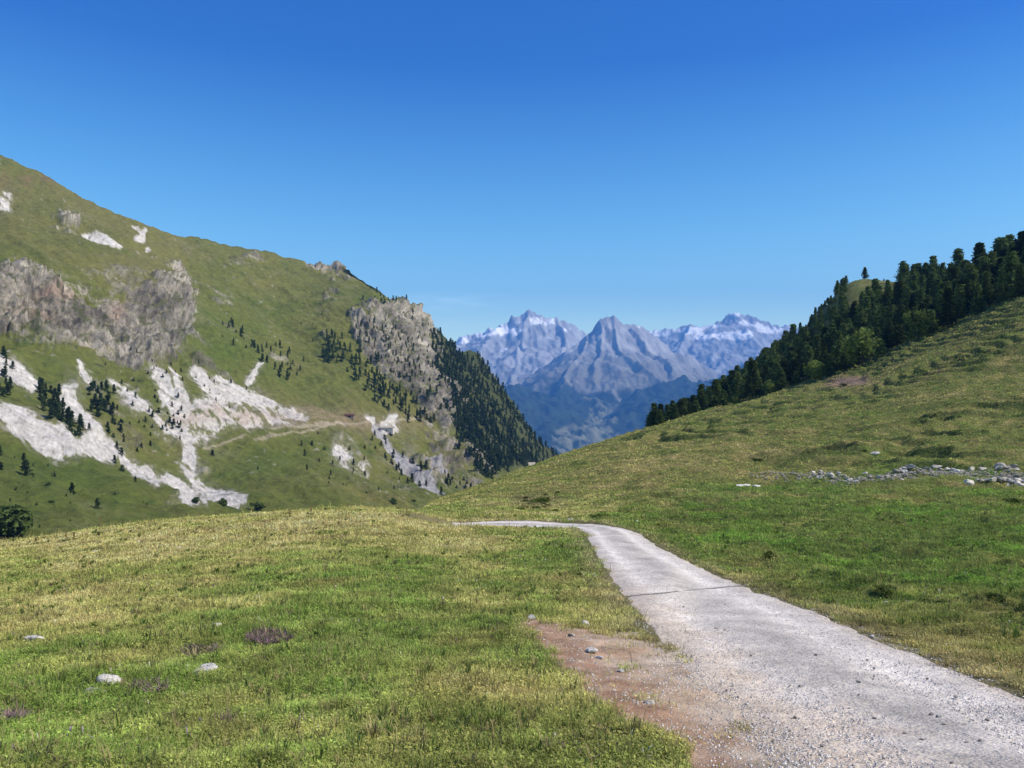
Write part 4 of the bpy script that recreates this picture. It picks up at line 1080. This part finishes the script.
# dry stone wall on the hillside: one wall, each stone a part
def stone_wall():
    base = at(900, 480); root = empty('stone_wall', (base[0], base[1], gz(base[0], base[1])))
    tag(root, 'tumbled dry stone wall of grey boulders crossing the right hillside', 'stone wall')
    rng = np.random.default_rng(77)
    items = []
    for i in range(44): items.append((rng.uniform(893, 1034), 472 + rng.normal(0, 1.3), rng.uniform(5, 10.5)))
    for i in range(22): items.append((rng.uniform(966, 1034), 483 + rng.normal(0, 1.0), rng.uniform(6, 11)))
    for i in range(32): items.append((rng.uniform(812, 905), 480 + rng.normal(0, 2.0) - 2, rng.uniform(4, 7.5)))
    o0 = np.array(root.location)
    for px, row, w in items:
        if px > 893 and row < 478: row += (940 - px) * .02
        p = at(px, row); s = w / F * p[1] / 2; z = gz(p[0], p[1]) + s * rng.uniform(.1, .7)
        V, Fc = ROCKS[rng.integers(0, 6)]
        V = V * np.array([s, s, s * rng.uniform(.7, 1.15)]); a = rng.uniform(0, 6.28)
        V = np.stack([V[:, 0] * math.cos(a) - V[:, 1] * math.sin(a), V[:, 0] * math.sin(a) + V[:, 1] * math.cos(a), V[:, 2]], 1)
        obj('stone', mesh_np('stone', V, Fc, smooth=False), M['wallstone'], root, loc=tuple(np.array([p[0], p[1], z]) - o0))
    # fine rubble between the stones
    n = 2200; Vs = []; Fs = []; off = 0
    for i in range(n):
        px = rng.uniform(750, 1034); row = np.interp(px, [770, 800, 850, 900, 1034], [478, 479, 481, 477, 475]) + rng.normal(0, 1.7)
        if px < 832 and rng.random() < .5: continue
        p = at(px, row); s = rng.uniform(1.5, 4) / F * p[1] / 2; V, Fc = rock_mesh(800 + i % 9, 1)
        Vs.append(V * s + np.array([p[0], p[1], gz(p[0], p[1]) + s * .3]) - o0); Fs.append(Fc + off); off += len(V)
    tag(obj('rubble', mesh_np('rubble', np.concatenate(Vs), np.concatenate(Fs), smooth=False), M['wallstone'], root), kind='stuff')
stone_wall()

# low dark shrubs on the hillside and right meadow
M['heath'] = leaf_mat('brown heath', base=(.085, .072, .038), var=.45, scale=2, rnd=.25, trans=.15)
SH = []
for i in range(4):
    V, Fc = bush_crown(1.0, 1.0, 800, 640 + i, .11); SH.append(mesh_np('low_shrub', V, Fc, smooth=False)); SH[-1].materials.append(M['tussock'])
for i, (px, row, w, h, lab) in enumerate([
    (540, 503, 26, 8, 'dark low shrub on top of the bank beyond the road bend'), (520, 511, 16, 5, 'dark low shrub at the left end of the bank beyond the bend'),
    (556, 512, 12, 4, 'small dark shrub on the right side of the bank beyond the bend'), (598, 519, 20, 5, 'dark low shrub just above the road where it bends'),
    (625, 515, 22, 5, 'dark green low shrub in the ditch line right of the bend'), (772, 562, 24, 10, 'dark tufted shrub in the grass close to the right side of the road'),
    (890, 549, 22, 9, 'dark tufted shrub in the middle of the right meadow'), (1014, 503, 22, 10, 'round dark shrub below the stone wall at the right photo edge'),
    (885, 598, 34, 9, 'wide dark shrub in the hollow behind a white stone'), (938, 604, 40, 10, 'longest dark shrub in the hollow at the right of the meadow'),
    (995, 608, 36, 10, 'dark shrub in the hollow nearest the right photo edge'), (893, 520, 14, 4, 'small flat shrub in the meadow below the stone wall'),
    (780, 517, 18, 5, 'flat dark shrub in the grass left below the stone wall'), (757, 462, 12, 5, 'dark shrub on the brownish hillside left above the wall'),
    (865, 458, 9, 4, 'dark shrub at the left foot of the hillside boulder'), (790, 492, 8, 4, 'tiny dark shrub left of the wall end'),
    (846, 386, 14, 5, 'dark shrub under the bare soil bank on the hillside'), (960, 545, 16, 5, 'small tufted shrub right of the middle meadow shrub')]):
    p = at(px, row); s = p[1] / F
    o = obj('low_shrub', SH[i % 4], None, loc=(p[0], p[1], gz(p[0], p[1]) - .03 * h * s)); o.scale = (w / 2 * s, w / 2 * s * .8, h * s * .7); o.rotation_euler = (0, 0, i * .9)
    tag(o, lab, 'shrub')

rng = np.random.default_rng(91)
HT = []
for i in range(3):
    V, Fc = bush_crown(1.0, 1.0, 700, 660 + i, .11); HT.append(mesh_np('heath_clump', V, Fc, smooth=False)); HT[-1].materials.append(M['heath'] if i < 2 else M['juniper'])
for i in range(26):
    px = 536 + rng.normal(0, 15); row = 506 + rng.normal(0, 6) - .1 * abs(px - 536)
    if i > 19: px = rng.uniform(585, 642); row = 518 - (px - 585) * .08 + rng.normal(0, .8)
    if row > 517: continue
    p = at(px, row); q = p[1] / F; w_ = rng.uniform(5, 11)
    o = obj('heath_clump', HT[rng.integers(0, 3)], None, loc=(p[0], p[1], gz(p[0], p[1]) - .1)); o.scale = (w_ * q * .6, w_ * q * .5, w_ * q * .45); o.rotation_euler = (0, 0, i)
    tag(o, 'brown green heath clump on the bank above the road bend', 'shrub', 'heath clumps above the bend')

# dark cross drain over the road
def drain():
    p = at(606, 599); q = at(748, 585.5)
    root = empty('road_drain', (float((p[0] + q[0]) / 2), float((p[1] + q[1]) / 2), 0)); o0 = np.array(root.location)
    tag(root, 'thin dark drain rail laid across the gravel road', 'drain')
    d = q - p; L = np.linalg.norm(d); d /= L; nrm = np.array([-d[1], d[0]])
    n = 24; c = np.array([at(606 + (748 - 606) * t, 599 + (585.5 - 599) * t) for t in np.linspace(0, 1, n)])
    lin = base_z(c[:, 0], c[:, 1])[0] + .016
    for sgn in (-1, 1):
        V = []
        for i in range(n):
            q_ = c[i] + nrm * sgn * .011
            for a, b in ((-.007, -.10), (.007, -.10), (.007, .006), (-.007, .006)):
                V.append([q_[0] + nrm[0] * a, q_[1] + nrm[1] * a, lin[i] + b])
        Fc = [[i * 4 + k, i * 4 + (k + 1) % 4, i * 4 + 4 + (k + 1) % 4, i * 4 + 4 + k] for i in range(n - 1) for k in range(4)] + [[0, 3, 2, 1], [n * 4 - 4, n * 4 - 3, n * 4 - 2, n * 4 - 1]]
        obj('rail', mesh_np('rail', np.array(V) - o0, np.array(Fc), smooth=False), M['bar'], root)
drain()

# tall dry stalks and weeds on the meadow brow
def stalk(px, row, hpx, lab, leafy=False, seed=0):
    rng = np.random.default_rng(seed)
    p = at(px, row); h = hpx / F * p[1]; z0 = gz(p[0], p[1])
    root = empty('flower_stalk', (p[0], p[1], z0)); tag(root, lab, 'weed')
    V, Fc = trunk_mesh(h, .014); obj('stem', mesh_np('stem', V, Fc), M['stalk'], root)
    C = np.stack([rng.normal(0, .02, 90), rng.normal(0, .02, 90), rng.uniform(.45 * h, h, 90)], 1)
    V, Fc = leaf_quads(C, .025, rng); obj('flower_spike', mesh_np('flower_spike', V, Fc, smooth=False), M['stalk'], root)
    r = .22 * h * (1.3 if leafy else .7)
    C = rng.normal(size=(70, 3)) * np.array([r * .5, r * .5, .05 * h]) + np.array([0, 0, .12 * h]); C[:, 2] = np.abs(C[:, 2])
    V, Fc = leaf_quads(C, .05, rng); obj('leaf', mesh_np('leaf', V, Fc, smooth=False), M['weed'], root)
stalk(100, 536, 20, 'tall single dry stalk standing up from the brow at the left', False, 1)
stalk(66, 543, 12, 'leafy weed on the meadow brow left of the tall dry stalk', True, 2)
stalk(36, 545, 8, 'short weed on the meadow brow nearest the left photo edge', True, 3)
stalk(74, 541, 8, 'small stalk right beside the leafy weed on the brow', False, 4)
stalk(290, 518, 9, 'short stalk on the brow in front of the far green slope', False, 5)
stalk(311, 516, 10, 'dry stalk on the brow, right of the short one', False, 6)
stalk(407, 516, 9, 'stalk where the meadow brow meets the rising hill', True, 7)

# small huts far off
def box(x0, x1, y0, y1, z0, z1):
    V = np.array([(x, y, z) for z in (z0, z1) for (x, y) in ((x0, y0), (x1, y0), (x1, y1), (x0, y1))], float)
    return V, np.array([(0, 3, 2, 1), (4, 5, 6, 7), (0, 1, 5, 4), (1, 2, 6, 5), (2, 3, 7, 6), (3, 0, 4, 7)])
def gable(x0, x1, y0, y1, z0, z1, t=.25):
    ym = (y0 + y1) / 2
    V = np.array([(x0, y0, z0), (x0, ym, z1), (x0, y1, z0), (x1, y0, z0), (x1, ym, z1), (x1, y1, z0)] + [(x0, y0, z0 + t), (x0, ym, z1 + t), (x0, y1, z0 + t), (x1, y0, z0 + t), (x1, ym, z1 + t), (x1, y1, z0 + t)], float)
    return V, np.array([(0, 3, 4, 1), (1, 4, 5, 2), (6, 7, 10, 9), (7, 8, 11, 10), (0, 6, 9, 3), (2, 5, 11, 8), (0, 1, 7, 6), (1, 2, 8, 7), (3, 9, 10, 4), (4, 10, 11, 5)])
def hut(pos, sx, sy, hh, rh, wall, roof, name, lab, rz=0):
    r = empty(name, pos); r.rotation_euler = (0, 0, rz); tag(r, lab, 'hut')
    V, Fc = box(-sx / 2, sx / 2, -sy / 2, sy / 2, -2, hh); obj('wall', mesh_np('wall', V, Fc, smooth=False), M[wall], r)
    V, Fc = gable(-sx / 2 - .4, sx / 2 + .4, -sy / 2 - .5, sy / 2 + .5, hh - .1, hh + rh); obj('roof', mesh_np('roof', V, Fc, smooth=False), M[roof], r)
    V, Fc = box(-.6, .6, -sy / 2 - .05, -sy / 2 + .05, 0, 2); obj('door', mesh_np('door', V, Fc, smooth=False), M['dark'], r)
p = at_left(350, 416); hut(p, 7.5, 5, 1.8, 1.4, 'planks', 'roof', 'hut', 'small hut with a dark red roof beside the pale spoil heap across the valley', .1)
p = at_left(391, 427); hut(p, 12, 6, 3.6, 1.0, 'paleplaster', 'paleroof', 'hut', 'low pale stone building on the earth terrace at the foot of the spur cliff', -.1)
p = at(538, 468); hut((p[0] * 1.45, p[1] * 1.45, EYE + (HR - 470.5) / F * p[1] * 1.45), 3.3, 3.5, 1.0, .5, 'plaster', 'paleroof', 'hut', 'low hut with a pale roof half hidden behind the grassy skyline', 0)

# ------------------------------------------------------------------ air, light, sky, camera
V, Fc = box(-12000, 12000, -1500, 18500, -721, 2600)
hz = obj('haze', mesh_np('haze', V, Fc, smooth=False), None); tag(hz, 'thin blue air over the valley', kind='stuff')
hm, nt, out = new_mat('haze'); pv = N(nt, 'ShaderNodeVolumePrincipled')
pv.inputs['Color'].default_value = (.105, .365, 1.0, 1); pv.inputs['Density'].default_value = 7.2e-5; pv.inputs['Anisotropy'].default_value = 0.0
nt.links.new(pv.outputs[0], out.inputs['Volume']); hz.data.materials.append(hm)

SUN_AZ, SUN_EL = math.radians(104), math.radians(46)
d = Vector((math.sin(SUN_AZ) * math.cos(SUN_EL), math.cos(SUN_AZ) * math.cos(SUN_EL), math.sin(SUN_EL)))
sl = bpy.data.lights.new('sun', 'SUN'); sl.energy = 4.6; sl.angle = math.radians(.5); sl.color = (1, .925, .80)
so = bpy.data.objects.new('sun', sl); COL.objects.link(so); so.rotation_euler = d.to_track_quat('Z', 'Y').to_euler(); so.location = (50, 0, 80)
w = bpy.data.worlds.new('World'); sc.world = w; w.use_nodes = True
wn = w.node_tree; wn.nodes.clear()
sky = wn.nodes.new('ShaderNodeTexSky'); sky.sky_type = 'NISHITA'; sky.sun_disc = False
sky.sun_elevation = SUN_EL; sky.sun_rotation = SUN_AZ; sky.altitude = 2000; sky.air_density = 1.15; sky.dust_density = 1.6; sky.ozone_density = 2.0
bg = wn.nodes.new('ShaderNodeBackground'); bg.inputs['Strength'].default_value = .15
wo = wn.nodes.new('ShaderNodeOutputWorld'); hs = wn.nodes.new('ShaderNodeHueSaturation'); hs.inputs['Saturation'].default_value = 1.35; wn.links.new(sky.outputs[0], hs.inputs['Color'])
tcw = wn.nodes.new('ShaderNodeTexCoord'); sep = wn.nodes.new('ShaderNodeSeparateXYZ'); wn.links.new(tcw.outputs['Generated'], sep.inputs[0])
ramp = wn.nodes.new('ShaderNodeValToRGB'); e = ramp.color_ramp.elements
e[0].position = 0; e[0].color = (1.7, 1.5, 1.0, 1); e[1].position = .75; e[1].color = (.22, .42, .72, 1)
for p_, c_ in ((.10, (1.85, 1.56, .97, 1)), (.20, (1.35, 1.28, .93, 1)), (.40, (.25, .46, .72, 1))): q_ = e.new(p_); q_.color = c_
wn.links.new(sep.outputs['Z'], ramp.inputs['Fac'])
mulw = wn.nodes.new('ShaderNodeVectorMath'); mulw.operation = 'MULTIPLY'
wn.links.new(hs.outputs[0], mulw.inputs[0]); wn.links.new(ramp.outputs[0], mulw.inputs[1]); 
def wm(op, a, b=None):
    n = wn.nodes.new('ShaderNodeMath'); n.operation = op
    for k, v in enumerate((a, b)):
        if v is None: continue
        if isinstance(v, (int, float)): n.inputs[k].default_value = v
        else: wn.links.new(v, n.inputs[k])
    return n.outputs[0]
u_ = wm('DIVIDE', sep.outputs['X'], sep.outputs['Y']); v_ = wm('DIVIDE', sep.outputs['Z'], sep.outputs['Y'])
cu = wm('POWER', wm('ABSOLUTE', wm('DIVIDE', wm('ADD', u_, .088), .055)), 2); cv = wm('POWER', wm('ABSOLUTE', wm('DIVIDE', wm('ADD', v_, -.128), .010)), 2)
msk = wm('EXPONENT', wm('MULTIPLY', wm('ADD', cu, cv), -1))
cmb = wn.nodes.new('ShaderNodeCombineXYZ'); wn.links.new(wm('MULTIPLY', u_, 26), cmb.inputs[0]); wn.links.new(wm('MULTIPLY', v_, 150), cmb.inputs[1])
cn = wn.nodes.new('ShaderNodeTexNoise'); cn.inputs['Scale'].default_value = 1; cn.inputs['Detail'].default_value = 5; wn.links.new(cmb.outputs[0], cn.inputs['Vector'])
wisp = wm('MULTIPLY', wm('MULTIPLY', msk, wm('GREATER_THAN', sep.outputs['Y'], .2)), wm('MULTIPLY', wm('MAXIMUM', wm('ADD', cn.outputs['Fac'], -.3), 0), 3.4))
addw = wn.nodes.new('ShaderNodeVectorMath'); addw.operation = 'ADD'; wn.links.new(mulw.outputs[0], addw.inputs[0]); wn.links.new(wisp, addw.inputs[1])
wn.links.new(addw.outputs[0], bg.inputs['Color'])
wn.links.new(bg.outputs[0], wo.inputs['Surface'])

cam = bpy.data.cameras.new('camera'); cam.sensor_width = 36; cam.lens = 36 * F / 1024; cam.shift_y = (HR - 384) / 1024; cam.clip_start = .1; cam.clip_end = 80000
co = bpy.data.objects.new('camera', cam); COL.objects.link(co); co.location = (0, 0, EYE); co.rotation_euler = (math.pi / 2, 0, 0); sc.camera = co
sc.view_settings.view_transform = 'Standard'; sc.view_settings.look = 'None'; sc.view_settings.exposure = .64; sc.view_settings.gamma = 1
sc.cycles.use_denoising = True; sc.cycles.max_bounces = 6; sc.cycles.volume_bounces = 0
